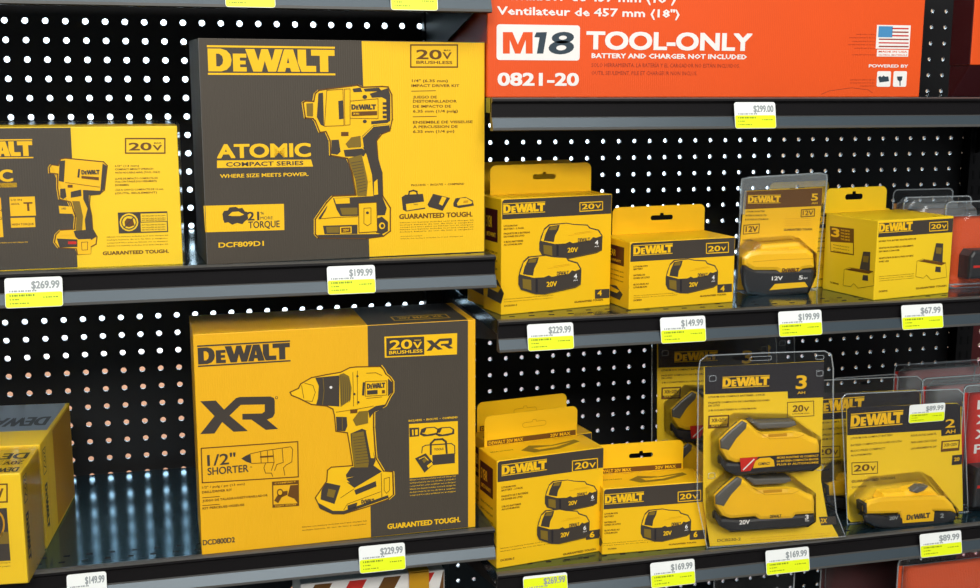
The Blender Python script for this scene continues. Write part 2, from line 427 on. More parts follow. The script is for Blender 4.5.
# ---------------------------------------------------------------- price tags
def price_tag(xa, xb, z, price, label, yellow=0.5, drop=0.0, y=294, face=None, tilt=0.2, hh=0.0325):
    if face is None:
        f0 = Face((0, YF - 0.0062, z + H), (1, 0, 0)); a = f0.P(xa, y); b = f0.P(xb, y)
        f = Face((a.x, YF - 0.0118, z + H - 0.0375 - drop), (1, 0, 0), (0, tilt, 1)); f.w = b.x - a.x; f.h = hh
    else: f = face
    mb = MB(); plate(mb, f, rrect(0, 0, f.w, f.h, 0.003, 3), 0.0005, 'TW')
    w_, h = f.w, f.h
    f.pu(rrect(0.0005, 0.0005, w_ - 0.0005, h * yellow, 0.002, 2), 'TG', 1)
    f.tu(price, w_ * 0.46, h * 0.62, w_ * 0.95, h * 0.88, 'TT', 2, 0.03)
    for v0, u0, u1, hh_, m_ in ((0.53, 0.08, 0.55, 0.05, 'TT'), (0.38, 0.08, 0.52, 0.06, 'TK'), (0.26, 0.08, 0.26, 0.035, 'TK'), (0.31, 0.66, 0.92, 0.035, 'TK'), (0.13, 0.08, 0.42, 0.035, 'TK')):
        n = max(3, int((u1 - u0) * 26))
        for k in range(n): q = u0 + (u1 - u0) * k / n; f.ru(w_ * q, h * v0, w_ * (q + (u1 - u0) / n * (0.45 + 0.4 * ((k * 7) % 3) / 2)), h * (v0 + hh_), m_, 2)
    f.into(mb)
    o = mb.build('price_tag', None, f.O)
    return tag(o, label, 'price tag', 'price tags clipped to the shelf fronts')
price_tag(225, 275, ZT, '$99.99', 'yellow price tag on the top left shelf edge, above a box with charcoal end', 0.55, y=0)
price_tag(390, 437, ZT, '$119.99', 'yellow price tag on the top left shelf edge, above a voltage badge', 0.55, y=3)
price_tag(5, 63, ZA, '$269.99', 'white and yellow price tag reading $269.99 under the cut-off wrench box', 0.5, y=292)
price_tag(327, 375, ZA, '$199.99', 'white and yellow price tag under the impact driver kit box', 0.5, y=278)
price_tag(67, 107, ZL, '$149.99', 'pale price tag on the shelf edge beside the plastic wrapped boxes', 0.4, y=586)
price_tag(359, 405, ZL, '$229.99', 'white and yellow price tag under the yellow drill kit box', 0.5, y=565)
price_tag(734, 775, ZR1, '$299.00', 'white and yellow price tag under the big orange box', 0.5, y=110)
price_tag(527, 573, ZR2, '$229.99', 'price tag reading $229.99 under the two-battery box on the middle right shelf', 0.5, y=333)
price_tag(660, 705, ZR2, '$149.99', 'price tag under the one-battery box on the middle right shelf', 0.5, y=325)
price_tag(778, 821, ZR2, '$199.99', 'price tag under the blister pack and charger box on the middle right shelf', 0.5, y=320)
price_tag(901, 942, ZR2, '$67.99', 'price tag under the right end of the charger adapter box', 0.5, y=313)
price_tag(523, 567, ZR3, '$269.99', 'nearly all yellow price tag at the bottom edge under the lower two-battery box', 0.9, y=583)
price_tag(650, 694, ZR3, '$169.99', 'price tag reading $169.99 under the lower one-battery box', 0.5, y=575)
price_tag(765, 808, ZR3, '$169.99', 'price tag under the tall blister pack with two batteries', 0.5, y=565)
price_tag(919, 960, ZR3, '$89.99', 'price tag on the shelf edge under the small single-battery blister pack', 0.5, y=548)

# ---------------------------------------------------------------- impact driver kit box (charcoal and yellow)
def strokes_on(f, lst, mt, wd, lay): [f.frame(p, wd, mt, lay) for p in lst]
f = frame_from((207, 265), (484.5, 252), ZA, (195, 38))
mb = MB(); body(mb, f, 0.105, 'KB', 0.0007)
f.pu([(0, 0.0008), (0.0008, 0.0008), (0.0008, f.h), (0, f.h)], 'edge', 1)
split = [f.uv(361.5, 37), f.uv(369.5, 257)]
f.pu([(split[1][0], 0.0008), (f.w - 0.0005, 0.0008), (f.w - 0.0005, f.h - 0.0008), (split[0][0], f.h - 0.0008)], 'YB', 1)
logo(f, 208, 74.8, 335.3, 29.6)
f.T('ATOMIC', 217, 158.4, 311, 14.4, 'YB', bold=0.045)
f.poly([(217, 160.5), (311, 159.5), (313, 166.5), (217, 168)], 'YB', 1); f.T('COMPACT SERIES', 226, 166.6, 303.5, 4.4, 'K', bold=0.03)
f.T('WHERE SIZE MEETS POWER.', 220, 178, 308.6, 3.8, 'YB', bold=0.03)
f.poly([(203.5, 205.8), (283.9, 203.8), (284.4, 230), (205.3, 232.3)], 'YB', 1)
f.S(190, 140, 3.92)
f.poly([(127, 290), (133, 278), (148, 276), (155, 264), (180, 262), (190, 268), (205, 266), (215, 280), (225, 282), (228, 310), (215, 318), (205, 330), (185, 325), (165, 332), (150, 322), (135, 325), (130, 312)], 'K', 2)
f.poly([(150, 296), (165, 282), (190, 280), (212, 292), (195, 298), (165, 298)], 'YB', 3)
f.T('21', 225, 316, 272, 35, 'K', bold=0.03); f.T('%', 276, 292, 290, 10, 'K'); f.T('MORE', 276, 312, 324, 12, 'K', bold=0.0); f.T('TORQUE', 229, 346, 352, 27, 'K', bold=0.02)
f.T('DCF809D1', 112, 422, 290, 20, 'YB', bold=0.04)
f.S(340, 20, 4.525)
f.frame([(320, 113), (531, 113), (531, 213), (320, 213)], 0.0016, 'BR'); f.T('20', 345, 177, 460, 44, 'BR', bold=0.03); f.T('V', 464, 177, 505, 32, 'BR', bold=0.03)
f.T('MAX', 470, 141, 502, 8, 'BR'); f.T('BRUSHLESS', 345, 198, 508, 14, 'BR', bold=0.03)
for t, x, x1, y in (('1/4" (6.35 mm)', 325, 488, 281), ('IMPACT DRIVER KIT', 323, 540, 303), ('JUEGO DE', 330, 438, 355), ('DESTORNILLADOR', 330, 528, 374), ('DE IMPACTO DE', 330, 502, 397), ('6.35 mm (1/4 pulg)', 330, 533, 419), ('ENSEMBLE DE VISSEUSE', 330, 600, 469), ('À PERCUSSION DE', 330, 532, 490), ('6.35 mm (1/4 po)', 330, 517, 511)):
    f.T(t, x, y, x1, 12.5, 'BR', bold=0.03)
f.stroke([(323, 322), (432, 320)], 0.0008, 'BR'); f.stroke([(330, 438), (436, 436)], 0.0008, 'BR')
f.S(395, 170, 7.356)
f.T('INCLUDES  •  INCLUYE  •  COMPREND', 118, 119, 510, 15, 'BR', bold=0.03)
f.poly([(48, 200), (75, 182), (205, 175), (222, 285), (82, 305), (58, 292)], 'K', 2); f.poly([(80, 250), (215, 232), (220, 275), (85, 298)], 'YB', 3); f.T('TOOLS', 135, 258, 168, 10, 'K', 4)
f.stroke([(100, 185), (105, 158), (135, 150), (160, 158), (163, 180)], 0.0018, 'K', 3)
f.poly([(238, 255), (280, 175), (405, 205), (350, 300), (250, 272)], 'K', 2); f.poly([(345, 195), (378, 203), (348, 262), (322, 250)], 'YB', 3)
f.poly([(428, 245), (445, 208), (520, 198), (572, 225), (580, 262), (470, 280), (430, 268)], 'K', 2); f.poly([(455, 245), (480, 207), (525, 205), (570, 235), (560, 248), (460, 262)], 'YB', 3); f.poly([(505, 225), (540, 222), (535, 240), (500, 243)], 'SH', 4)
f.T('GUARANTEED TOUGH.', 30, 362, 570, 38, 'BR', bold=0.05)
f.lines(36, 578, 392, 17, 5, 9); f.lines(42, 200, 492, 16, 1, 7); f.lines(42, 500, 509, 16, 1, 7)
# printed picture of the driver
f.S(290, 75, 6.536)
SI = [(85, 180), (100, 170), (155, 172), (165, 120), (190, 100), (240, 92), (400, 72), (440, 66), (470, 80), (600, 75), (640, 78), (665, 130), (668, 290), (655, 350), (650, 365), (600, 385), (565, 430), (575, 560), (600, 640), (605, 790), (655, 868), (655, 1020), (610, 1053), (500, 1068), (185, 1063), (165, 1040), (165, 943), (240, 833), (280, 791), (430, 785), (405, 640), (375, 545), (265, 525), (262, 430), (235, 370), (195, 375), (165, 300), (150, 285), (100, 280)]
f.poly(SI, 'Y', 2); f.frame(SI, 0.0016, 'BR', 3); f.frame([(x + (-7 if x < 400 else 7), y) for x, y in SI], 0.0009, 'YB', 2)
for p in ([(470, 400), (545, 328), (650, 320), (650, 362), (592, 385), (562, 430), (570, 520), (603, 640), (605, 790), (545, 790), (535, 650), (500, 520), (480, 480)],
          [(270, 425), (318, 422), (330, 500), (310, 520), (268, 515)], [(350, 490), (470, 480), (500, 500), (480, 533), (360, 533)],
          [(185, 120), (215, 115), (222, 335), (200, 325), (175, 275)], [(315, 170), (345, 165), (352, 285), (320, 290)], [(408, 90), (460, 82), (472, 110), (415, 112)],
          [(480, 90), (580, 82), (600, 106), (490, 108)], [(520, 122), (595, 100), (640, 85), (655, 130), (655, 300), (632, 312), (628, 160), (600, 145), (535, 148)], [(530, 302), (630, 292), (640, 312), (530, 322)],
          [(280, 805), (600, 788), (632, 870), (620, 915), (565, 918), (330, 922), (305, 880)], [(215, 985), (440, 978), (440, 1038), (225, 1040)], [(178, 1045), (600, 1038), (612, 1052), (500, 1066), (190, 1062)], [(560, 940), (600, 925), (640, 960), (640, 1020), (600, 1040), (562, 1030)]):
    f.poly(p, 'K', 4)
for p in ([(380, 545), (470, 520), (508, 700), (500, 790), (440, 790), (425, 680)], [(362, 450), (400, 407), (460, 397), (465, 470), (380, 476)], [(106, 186), (150, 184), (150, 270), (110, 268)], [(325, 868), (440, 866), (440, 912), (340, 914)], [(235, 992), (320, 990), (320, 1030), (240, 1032)]):
    f.poly(p, 'OL', 5)
for k in range(11): f.stroke([(398 + k * 5, 575 + k * 19), (470 + k * 3, 562 + k * 19)], 0.0006, 'K', 6)
f.poly([(288, 806), (388, 802), (390, 838), (300, 842)], 'Y', 6); f.poly([(470, 530), (500, 535), (530, 690), (512, 700)], 'Y', 6); f.poly([(548, 700), (570, 680), (575, 780), (548, 785)], 'Y', 6)
f.stroke([(478, 470), (470, 410), (545, 335), (645, 325)], 0.0011, 'Y', 6)
f.poly([(447, 838), (565, 832), (570, 1022), (450, 1030)], 'Y', 6); f.frame([(447, 838), (565, 832), (570, 1022), (450, 1030)], 0.0008, 'BR', 7)
f.frame([(482, 870), (528, 868), (528, 970), (505, 985), (482, 970)], 0.0007, 'BR', 7); f.ellipse(505, 900, 10, 9, 'K', 7)
f.frame([(240, 100), (345, 92), (352, 330), (225, 335)], 0.0006, 'BR', 5); f.frame([(355, 92), (392, 90), (392, 325), (358, 328)], 0.0005, 'BR', 5)
f.frame([(392, 170), (575, 155), (575, 285), (392, 282)], 0.0006, 'BR', 5); logo(f, 400, 226, 562, 34, 'K', 5, False)
f.poly([(402, 240), (568, 235), (568, 262), (402, 268)], 'BR', 5); f.T('20V MAX', 412, 259, 452, 13, 'Y', 6)
for yy in (178, 207, 236, 265): f.rect(605, yy, 630, yy + 16, 'K', 6)
f.rect(333, 372, 382, 398, 'BR', 5); f.ellipse(488, 143, 15, 13, 'K', 5); f.ellipse(488, 303, 13, 11, 'K', 5)
f.rect(325, 992, 402, 1034, 'Y', 6); f.rect(333, 998, 395, 1028, 'BR', 7); f.T('20V', 345, 1022, 385, 16, 'Y', 8); f.ellipse(600, 985, 20, 22, 'Y', 6); f.ellipse(602, 985, 11, 13, 'K', 7)
f.stroke([(185, 940), (300, 930), (440, 925)], 0.0006, 'BR', 5); f.poly([(185, 935), (245, 850), (235, 880), (200, 940)], 'K', 5)
f.into(mb)
tag(mb.build('impact_driver_kit_box', None, f.O), 'large charcoal and yellow cardboard box picturing an impact driver, on the upper left shelf', 'tool box')

# ---------------------------------------------------------------- wrench box, cut off by the frame
f = frame_from((0, 271), (183, 264), ZA, (0, 131)); f.O -= f.U * 0.075; f.w += 0.075; f.h = 0.1545
mb = MB(); body(mb, f, 0.11, 'YP', 0.0008)
a, b = f.uv(70.6, 128)[0], f.uv(77.8, 270)[0]
f.pu([(0.0006, 0.0008), (b, 0.0008), (a, f.h - 0.0008), (0.0006, f.h - 0.0008)], 'KB', 1)
logo(f, -48, 159.3, 33.5, 19.5); f.T('ATOMIC', -66, 183, 13.5, 12.5, 'Y', bold=0.045); f.rect(-66, 184.2, 17, 187.2, 'Y', 1)
f.rect(9.3, 197, 36, 215.5, 'Y', 2); f.rect(10.5, 218, 35.5, 227, 'Y', 2); f.rect(-20, 198, 3.5, 237, 'Y', 2)
f.T('T', 24, 211, 33, 9, 'BR', 3, 0.04); f.T('HIGH TORQUE', 12, 225.5, 34, 2.2, 'BR', 3); f.T('1/2 IN', 11, 201, 22, 2, 'BR', 3); f.T('ANVIL', 11, 205, 20, 2, 'BR', 3); f.T('WITH', -10, 212, 2, 3, 'BR', 3); f.T('RING', -10, 220, 2, 3, 'BR', 3)
f.lines(-20, 28, 244, 3, 1, 1.3, 'Y')
f.S(0, 100, 2.675)
f.frame([(336, 103), (441, 103), (441, 142), (336, 142)], 0.0014, 'BR'); f.T('20', 345, 135, 406, 21, 'BR', bold=0.03); f.T('V', 409, 135, 434, 15, 'BR', bold=0.03); f.T('MAX', 412, 117, 432, 4, 'BR')
for y, x1, t in ((179, 372, '1/2" (13 mm)'), (188, 410, 'COMPACT IMPACT WRENCH'), (197, 428, 'WITH HOG RING ANVIL (TOOL ONLY)'), (213, 422, 'LLAVE DE IMPACTO COMPACTA DE'), (221, 420, '13 mm CON YUNQUE (SOLO HERRAMIENTA)'), (230, 345, '(SOLO HERRAMIENTA)'), (243, 437, 'CLE A CHOCS COMPACTE DE 13 mm'), (252, 420, '(OUTIL SEULEMENT)')): f.T(t, 308, y, x1, 5, 'BR', bold=0.02)
f.rect(315, 301, 450, 353, 'K', 2); f.rect(376, 304, 447, 324, 'YP', 3); f.rect(376, 328, 447, 350, 'YP', 3)
for yy in (310, 317, 322, 334, 341, 347): f.T('NOT INCLUDED NO INCLUIDO', 380, yy + 2, 443, 3.6, 'BR', 4)
f.ellipse(345, 327, 25, 24, 'YP', 3); f.ellipse(345, 327, 21, 20, 'K', 4); f.ellipse(345, 327, 18, 17, 'YP', 5); f.poly([(333, 325), (340, 316), (355, 318), (360, 335), (345, 340), (335, 337)], 'BR', 6); f.stroke([(332, 341), (358, 313)], 0.0012, 'K', 7)
f.lines(286, 450, 368, 8, 4, 3.2); f.T('GUARANTEED TOUGH.', 275, 415, 452, 10, 'BR', bold=0.05)
f.S(40, 145, 5.35)
SI = [(50, 120), (62, 105), (98, 110), (110, 75), (135, 70), (340, 90), (360, 110), (345, 240), (320, 262), (268, 268), (265, 320), (277, 380), (282, 450), (305, 490), (300, 530), (272, 545), (270, 580), (200, 585), (195, 555), (100, 550), (78, 520), (85, 480), (110, 455), (185, 450), (190, 380), (165, 305), (105, 290), (95, 230), (95, 155), (52, 150)]
f.poly(SI, 'Y', 2); f.frame(SI, 0.0012, 'BR', 3); f.frame([(x - 6 if x < 200 else x + 3, y) for x, y in SI[:2] + SI[-14:]], 0.0007, 'Y', 2)
for p in ([(105, 85), (135, 82), (128, 198), (100, 192)], [(335, 98), (357, 112), (342, 238), (323, 245)], [(230, 240), (320, 245), (340, 235), (320, 265), (262, 268), (262, 320), (275, 380), (280, 450), (245, 455), (240, 400), (255, 340), (232, 290)], [(108, 235), (135, 232), (142, 275), (125, 290), (108, 280)], [(165, 250), (220, 238), (222, 272), (165, 282)],
          [(180, 460), (285, 450), (302, 490), (270, 510), (205, 505), (190, 490)], [(90, 500), (200, 505), (200, 545), (105, 548)]): f.poly(p, 'K', 4)
f.poly([(172, 300), (212, 300), (230, 380), (225, 455), (190, 460), (195, 390)], 'OL', 5); f.poly([(105, 458), (175, 455), (178, 480), (110, 484)], 'Y', 5); f.poly([(150, 515), (195, 515), (195, 530), (150, 530)], 'RED', 5)
logo(f, 222, 158, 320, 24, 'K', 5, False); f.poly([(222, 165), (315, 172), (315, 188), (222, 178)], 'BR', 5); f.poly([(205, 128), (215, 128), (210, 175), (200, 172)], 'K', 5); f.rect(148, 213, 175, 227, 'BR', 5); f.stroke([(135, 200), (320, 225)], 0.0005, 'BR', 5); f.poly([(200, 505), (272, 502), (272, 582), (203, 585)], 'Y', 5); f.frame([(222, 520), (255, 518), (255, 560), (225, 562)], 0.0006, 'BR', 6)
f.poly([(100, 325), (172, 330), (175, 368), (105, 366)], 'Y', 3); f.T('3 SPEED', 115, 345, 140, 10, 'K', 4)
f.into(mb)
t = thing('wrench_box', f.O, 'smaller charcoal and yellow box picturing an impact wrench, at the left edge', 'tool box')
mb.build('carton', t)
mb = MB(); body(mb, f, 0.11, 'wrap', 0.0015, 0.0026); mb.build('plastic_wrap', t)

# ---------------------------------------------------------------- drill kit box (yellow)
f = frame_from((202, 555), (475.5, 527), ZL, (185, 335)); f.O += f.N * 0.0
mb = MB(); dp = 0.115; body(mb, f, dp, 'YX', 0.0009)
k0, k1 = f.uv(367.5, 323)[0], f.uv(468, 400)[0]
f.pu([(k0, 0.0008), (k1, 0.0008), (k1, f.h - 0.0006), (k0, f.h - 0.0006)], 'KB', 1)
_, _, tp = sides(f, dp); tp.pu([(k0, 0.0005), (k1, 0.0005), (k1, dp - 0.001), (k0, dp - 0.001)], 'KB', 1)
tp.pu([(k0 + 0.035, 0.016), (k0 + 0.105, 0.016), (k0 + 0.105, 0.042), (k0 + 0.035, 0.042)], 'Y', 2); tp.pu([(k0 + 0.037, 0.019), (k0 + 0.103, 0.019), (k0 + 0.103, 0.039), (k0 + 0.037, 0.039)], 'KB', 3); tp.tu('20V MAX XR', k0 + 0.042, 0.023, k0 + 0.098, 0.035, 'Y', 4)
tp.into(mb)
logo(f, 198, 367, 290.7, 21.6, 'K')
f.S(180, 300, 4.2); f.poly(XRP, 'K', 2); f.ellipse(405, 410, 6, 6, 'K', 2); f.ellipse(405, 410, 3.6, 3.6, 'YX', 3)
f.S(180, 430, 3.72)
f.frame([(79, 68), (438, 43), (440, 174), (83, 196)], 0.0013, 'BR'); f.T('1/2"', 102, 134, 208, 42, 'K', bold=0.02); f.T('SHORTER', 103, 168, 256, 28, 'K', bold=0.02); f.T('TM', 260, 140, 268, 4, 'K')
f.poly([(228, 106), (245, 95), (262, 88), (266, 124), (247, 118)], 'K', 2)
for p in ([(262, 88), (312, 77), (345, 72), (412, 62), (419, 72), (416, 118), (395, 130), (385, 140), (390, 168)], [(266, 124), (318, 122), (350, 120)], [(300, 80), (302, 122)], [(345, 72), (350, 120)], [(325, 78), (327, 121)], [(380, 68), (384, 120)], [(318, 124), (312, 140), (318, 160), (340, 160), (345, 172)], [(350, 120), (340, 150)], [(384, 120), (360, 128), (352, 150)]): f.stroke(p, 0.0008, 'BR')
f.stroke([(300, 100), (345, 97)], 0.002, 'BR')
f.T('1/2" / pulg / po (13 mm)', 82, 218, 242, 8.5, 'BR', bold=0.02); f.T('DRILL/DRIVER KIT', 82, 236, 194, 8.5, 'BR', bold=0.03); f.T('JUEGO DE TALADRO/DESTORNILLADOR', 84, 268, 327, 8.5, 'BR', bold=0.03); f.T('KIT PERCEUSE-VISSEUSE', 84, 296, 240, 8.5, 'BR', bold=0.03)
f.stroke([(84, 252), (147, 247)], 0.0008, 'BR'); f.stroke([(84, 281), (147, 276)], 0.0008, 'BR')
f.poly([(342, 192), (442, 186), (443, 282), (344, 289)], 'BR', 2); f.poly([(347, 206), (438, 201), (438, 272), (348, 277)], 'YX', 3); f.poly([(350, 262), (370, 230), (400, 225), (400, 240), (378, 250), (365, 272)], 'BR', 4); f.poly([(410, 205), (438, 203), (438, 272), (425, 255), (400, 245)], 'BR', 4); f.ellipse(372, 232, 12, 14, 'BR', 4); f.ellipse(372, 232, 8, 9, 'YX', 5)
f.T('COMPACT', 352, 201, 432, 6, 'YX', 5); f.T('TIGHT SPACES', 352, 286, 432, 6, 'YX', 5)
f.T('DCD800D2', 85, 429, 205, 20, 'K', bold=0.03); f.lines(455, 695, 363, 12, 2, 5)
f.S(330, 300, 4.2)
f.poly([(228, 154), (534, 139), (533, 228), (230, 242)], 'Y', 2); f.poly([(236, 160), (395, 153), (396, 229), (237, 236)], 'K', 3); f.T('20', 250, 209, 345, 40, 'Y', 4, 0.03); f.T('V', 349, 204, 386, 28, 'Y', 4, 0.03); f.T('MAX', 355, 172, 383, 6, 'Y', 4); f.T('BRUSHLESS', 248, 228, 388, 14, 'Y', 4, 0.03)
x0, x1, y0, y1 = 405, 518, 164, 214; f.poly([(x0 + (a - 85) / 330 * (x1 - x0), y0 + (b - 405) / 158 * (y1 - y0) - (a - 85) / 330 * 5) for a, b in XRP], 'K', 3)
f.S(400, 410, 8.4)
f.T('INCLUDES  •  INCLUYE  •  COMPREND', 72, 99, 485, 17, 'Y', bold=0.03)
f.poly([(75, 118), (485, 92), (490, 538), (80, 572)], 'Y', 2); f.poly([(78, 150), (160, 146), (160, 220), (80, 226)], 'K', 3); f.poly([(100, 165), (112, 163), (114, 212), (102, 212)], 'Y', 4); f.poly([(125, 163), (148, 162), (148, 208), (127, 210)], 'Y', 4)
for dx in (0, 130): f.poly([(165 + dx, 205), (178 + dx, 160), (215 + dx, 145), (290 + dx, 140), (325 + dx, 160), (325 + dx, 200), (270 + dx, 215), (200 + dx, 222)], 'K', 3); f.poly([(185 + dx, 195), (205 + dx, 155), (285 + dx, 148), (312 + dx, 165), (305 + dx, 190), (225 + dx, 205)], 'Y', 4); f.poly([(185 + dx, 190), (200 + dx, 152), (222 + dx, 152), (205 + dx, 190)], 'K', 5)
f.stroke([(182, 360), (188, 310), (215, 295), (430, 280), (458, 300), (460, 365)], 0.0012, 'K', 3); f.poly([(270, 378), (460, 362), (460, 445), (275, 462)], 'K', 3)
f.stroke([(258, 370), (258, 280), (290, 248), (355, 243), (385, 265), (392, 360)], 0.0024, 'K', 4); f.stroke([(262, 292), (385, 285)], 0.0012, 'K', 4); f.T('TOOLS', 285, 340, 365, 18, 'K', 4, 0.03)
f.poly([(125, 405), (215, 362), (285, 450), (205, 525)], 'K', 5); f.stroke([(160, 410), (205, 390), (235, 420)], 0.001, 'Y', 6); f.poly([(225, 465), (265, 435), (275, 455), (235, 485)], 'Y', 6); f.poly([(185, 420), (210, 400), (228, 420), (200, 445)], 'OL', 6)
f.S(330, 430, 3.72); f.lines(297, 468, 188, 11.5, 6, 5, 'Y'); f.T('GUARANTEED TOUGH.', 213, 369, 485, 20, 'Y', bold=0.05)
f.S(290, 360, 6.536)
SI = [(0, 210), (55, 185), (70, 155), (140, 115), (240, 95), (330, 80), (390, 50), (430, 45), (590, 42), (610, 60), (625, 90), (650, 110), (670, 140), (670, 210), (650, 240), (620, 300), (545, 340), (545, 440), (555, 588), (560, 640), (610, 725), (670, 730), (675, 880), (640, 910), (500, 960), (350, 1005), (280, 1005), (200, 970), (165, 900), (240, 790), (245, 720), (270, 700), (410, 690), (390, 560), (375, 475), (300, 465), (290, 360), (280, 320), (240, 300), (140, 290), (60, 250), (10, 230)]
f.poly(SI, 'Y', 2); f.frame(SI, 0.0014, 'BR', 3)
f.stroke([(x + 9, y - (8 if y < 60 else 0)) for x, y in SI[8:24]], 0.001, 'Y', 2)
for p in ([(165, 115), (322, 100), (322, 303), (170, 293), (182, 250), (188, 170)], [(475, 145), (490, 145), (485, 232), (470, 230)], [(640, 120), (668, 145), (668, 208), (640, 238)], [(300, 370), (370, 372), (375, 430), (360, 465), (305, 462)], [(395, 480), (470, 448), (500, 460), (540, 588), (560, 655), (545, 690), (420, 700), (400, 560)],
          [(365, 750), (400, 700), (545, 688), (600, 728), (420, 835), (375, 800)], [(205, 850), (235, 800), (330, 820), (290, 940), (200, 910)], [(180, 930), (280, 985), (350, 985), (640, 882), (645, 900), (350, 1005), (270, 1003), (190, 965)], [(375, 950), (440, 930), (432, 965), (378, 982)], [(420, 850), (560, 790), (565, 825), (430, 880)], [(560, 300), (620, 290), (640, 270), (600, 320), (545, 342), (520, 380), (510, 330)]): f.poly(p, 'K', 4)
for p in ([(322, 95), (350, 85), (385, 105), (402, 180), (395, 260), (330, 306)], [(402, 480), (480, 465), (515, 660), (510, 700), (418, 702), (404, 580)], [(410, 390), (450, 335), (510, 330), (510, 412), (430, 430)]): f.poly(p, 'OL', 5)
for k in range(10): f.stroke([(412 + k * 2, 505 + k * 19), (488 + k * 3, 495 + k * 19)], 0.0006, 'K', 6)
for k in range(5): f.stroke([(332 + k * 13, 100 + k * 4), (338 + k * 13, 290 - k * 5)], 0.0006, 'K', 6)
f.ellipse(267, 178, 9, 9, 'W', 6); f.stroke([(215, 115), (222, 200), (212, 290)], 0.0007, 'OL', 6); f.stroke([(340, 370), (342, 455)], 0.0007, 'OL', 6)
for p in ([(75, 165), (90, 250)], [(95, 150), (150, 165), (165, 210), (145, 270), (100, 265)], [(410, 80), (415, 300)], [(440, 70), (440, 290)], [(500, 85), (560, 82), (600, 100)], [(300, 340), (440, 320), (545, 300)], [(500, 250), (600, 240)]): f.stroke(p, 0.0006, 'BR', 5)
f.frame([(492, 140), (632, 135), (632, 228), (492, 236)], 0.0006, 'BR', 5); logo(f, 502, 188, 622, 34, 'K', 5, False); f.rect(503, 199, 572, 221, 'K', 5); f.rect(600, 196, 620, 216, 'BR', 5); f.rect(393, 323, 440, 345, 'BR', 5)
for c in ((440, 105), (447, 275), (421, 222)): f.ellipse(c[0], c[1], 7, 8, 'K', 5)
f.poly([(495, 460), (520, 470), (550, 640), (528, 640)], 'Y', 6); f.poly([(250, 840), (300, 850), (285, 900), (240, 888)], 'OL', 5); logo(f, 465, 938, 550, 26, 'K', 5, False)
f.stroke([(595, 740), (600, 900)], 0.0007, 'BR', 5); f.frame([(615, 775), (650, 765), (650, 850), (630, 870), (615, 850)], 0.0006, 'BR', 5); f.stroke([(350, 980), (375, 940), (590, 860)], 0.0006, 'BR', 5); f.stroke([(330, 900), (420, 840)], 0.0006, 'BR', 5)
f.poly([(305, 780), (390, 800), (365, 775), (420, 760)], 'Y', 6)
f.into(mb)
tag(mb.build('drill_kit_box', None, f.O), 'large yellow cardboard box picturing a drill, on the lower left shelf', 'tool box')

# ---------------------------------------------------------------- plastic wrapped boxes, bottom left
a = Face((0, 0, ZL + H), (1, 0, 0), (0, 1, 0)).P(28, 583)
U = Vector((math.cos(R(5.6)), -math.sin(R(5.6)), 0))
f = Face(a - U * 0.13, U); f.w = 0.13; f.h = 0.1265
rest = Face(f.W(0, 0, 0), U)
dp = 0.092; mb = MB(); body(mb, f, dp, 'YP', 0.0012)
f.S(0, 380, 2.825); f.rect(-110, 368, 30, 510, 'K', 1); f.ellipse(-8, 408, 22, 38, 'SH', 2); f.ellipse(-8, 408, 17, 31, 'K', 3); f.rect(-100, 435, 26, 462, 'OL', 2); f.frame([(-60, 296), (20, 294), (20, 344), (-60, 347)], 0.0016, 'BR'); f.T('20V', -50, 335, 12, 27, 'BR', bold=0.03)
f.lines(-60, 30, 522, 10, 2, 4)
L, Rr, Tt = sides(f, dp)
def side_print(Rr, w_):
    h = Rr.h
    vs, fs = text_geo('20V', 0.03)
    for t, c0, hh, uu, m_ in (('20V', 0.093, 0.024, 0.011, 'BR'), ('DEWALT', 0.02, 0.056, 0.0095, 'K')):
        if t == 'DEWALT':
            for out, hs in LOGO:
                G = lambda Lp: [(uu + 0.001 + (b - 16) / 104 * 0.013, c0 + hh - a / 577 * hh) for a, b in Lp]
                Rr.pu(G(out), m_, 2, [G(q) for q in hs])
        else:
            xs = [p[0] for p in vs]; k = hh / (max(xs) - min(xs))
            Rr.art.append(([(uu + 0.002 + b / 0.7 * 0.010, c0 + hh - 0.0 - (a - min(xs)) * k) for a, b in vs], fs, m_, 2))
    Rr.pu([(0.009, 0.088), (0.0265, 0.088), (0.0265, 0.119), (0.009, 0.119)], 'BR', 1); Rr.pu([(0.0102, 0.0892), (0.0253, 0.0892), (0.0253, 0.1178), (0.0102, 0.1178)], 'YP', 1.5)
    Rr.pu([(0.034, 0.002), (0.0345, 0.002), (0.0345, 0.122), (0.034, 0.122)], 'SH', 1)
side_print(Rr, dp)
Tt.tu('DEWALT', 0.125, 0.075, 0.03, 0.052, 'K', 2, 0.04); Tt.tu('20V MAX', 0.125, 0.045, 0.07, 0.032, 'BR', 2); Tt.tu('DEWALT', 0.125, 0.022, 0.085, 0.006, 'K', 2, 0.04)
for k in range(4): Tt.tu('lithium ion battery charger starter kit', 0.12, 0.050 - k * 0.005, 0.03, 0.047 - k * 0.005, 'BR', 2)
for q in (f, Rr, Tt): q.into(mb)
t = thing('starter_kit_box', f.W(0, 0, 0), 'yellow plastic wrapped box at the bottom left corner with voltage printed down its side', 'tool box', 'wrapped boxes at the bottom left')
mb.build('carton', t)
mb = MB(); body(mb, f, dp, 'wrap', 0.002, 0.0022); mb.build('plastic_wrap', t)
g = Face(f.W(0.001, 0, -dp - 0.0055), f.U); g.w = 0.130; g.h = 0.129; dq = 0.185
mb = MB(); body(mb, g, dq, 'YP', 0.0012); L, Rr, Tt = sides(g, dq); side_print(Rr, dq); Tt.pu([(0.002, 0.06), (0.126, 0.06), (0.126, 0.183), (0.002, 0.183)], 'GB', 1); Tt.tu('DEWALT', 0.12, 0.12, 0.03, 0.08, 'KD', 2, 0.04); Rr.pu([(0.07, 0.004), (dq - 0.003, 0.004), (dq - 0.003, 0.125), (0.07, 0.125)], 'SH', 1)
for q in (Rr, Tt): q.into(mb)
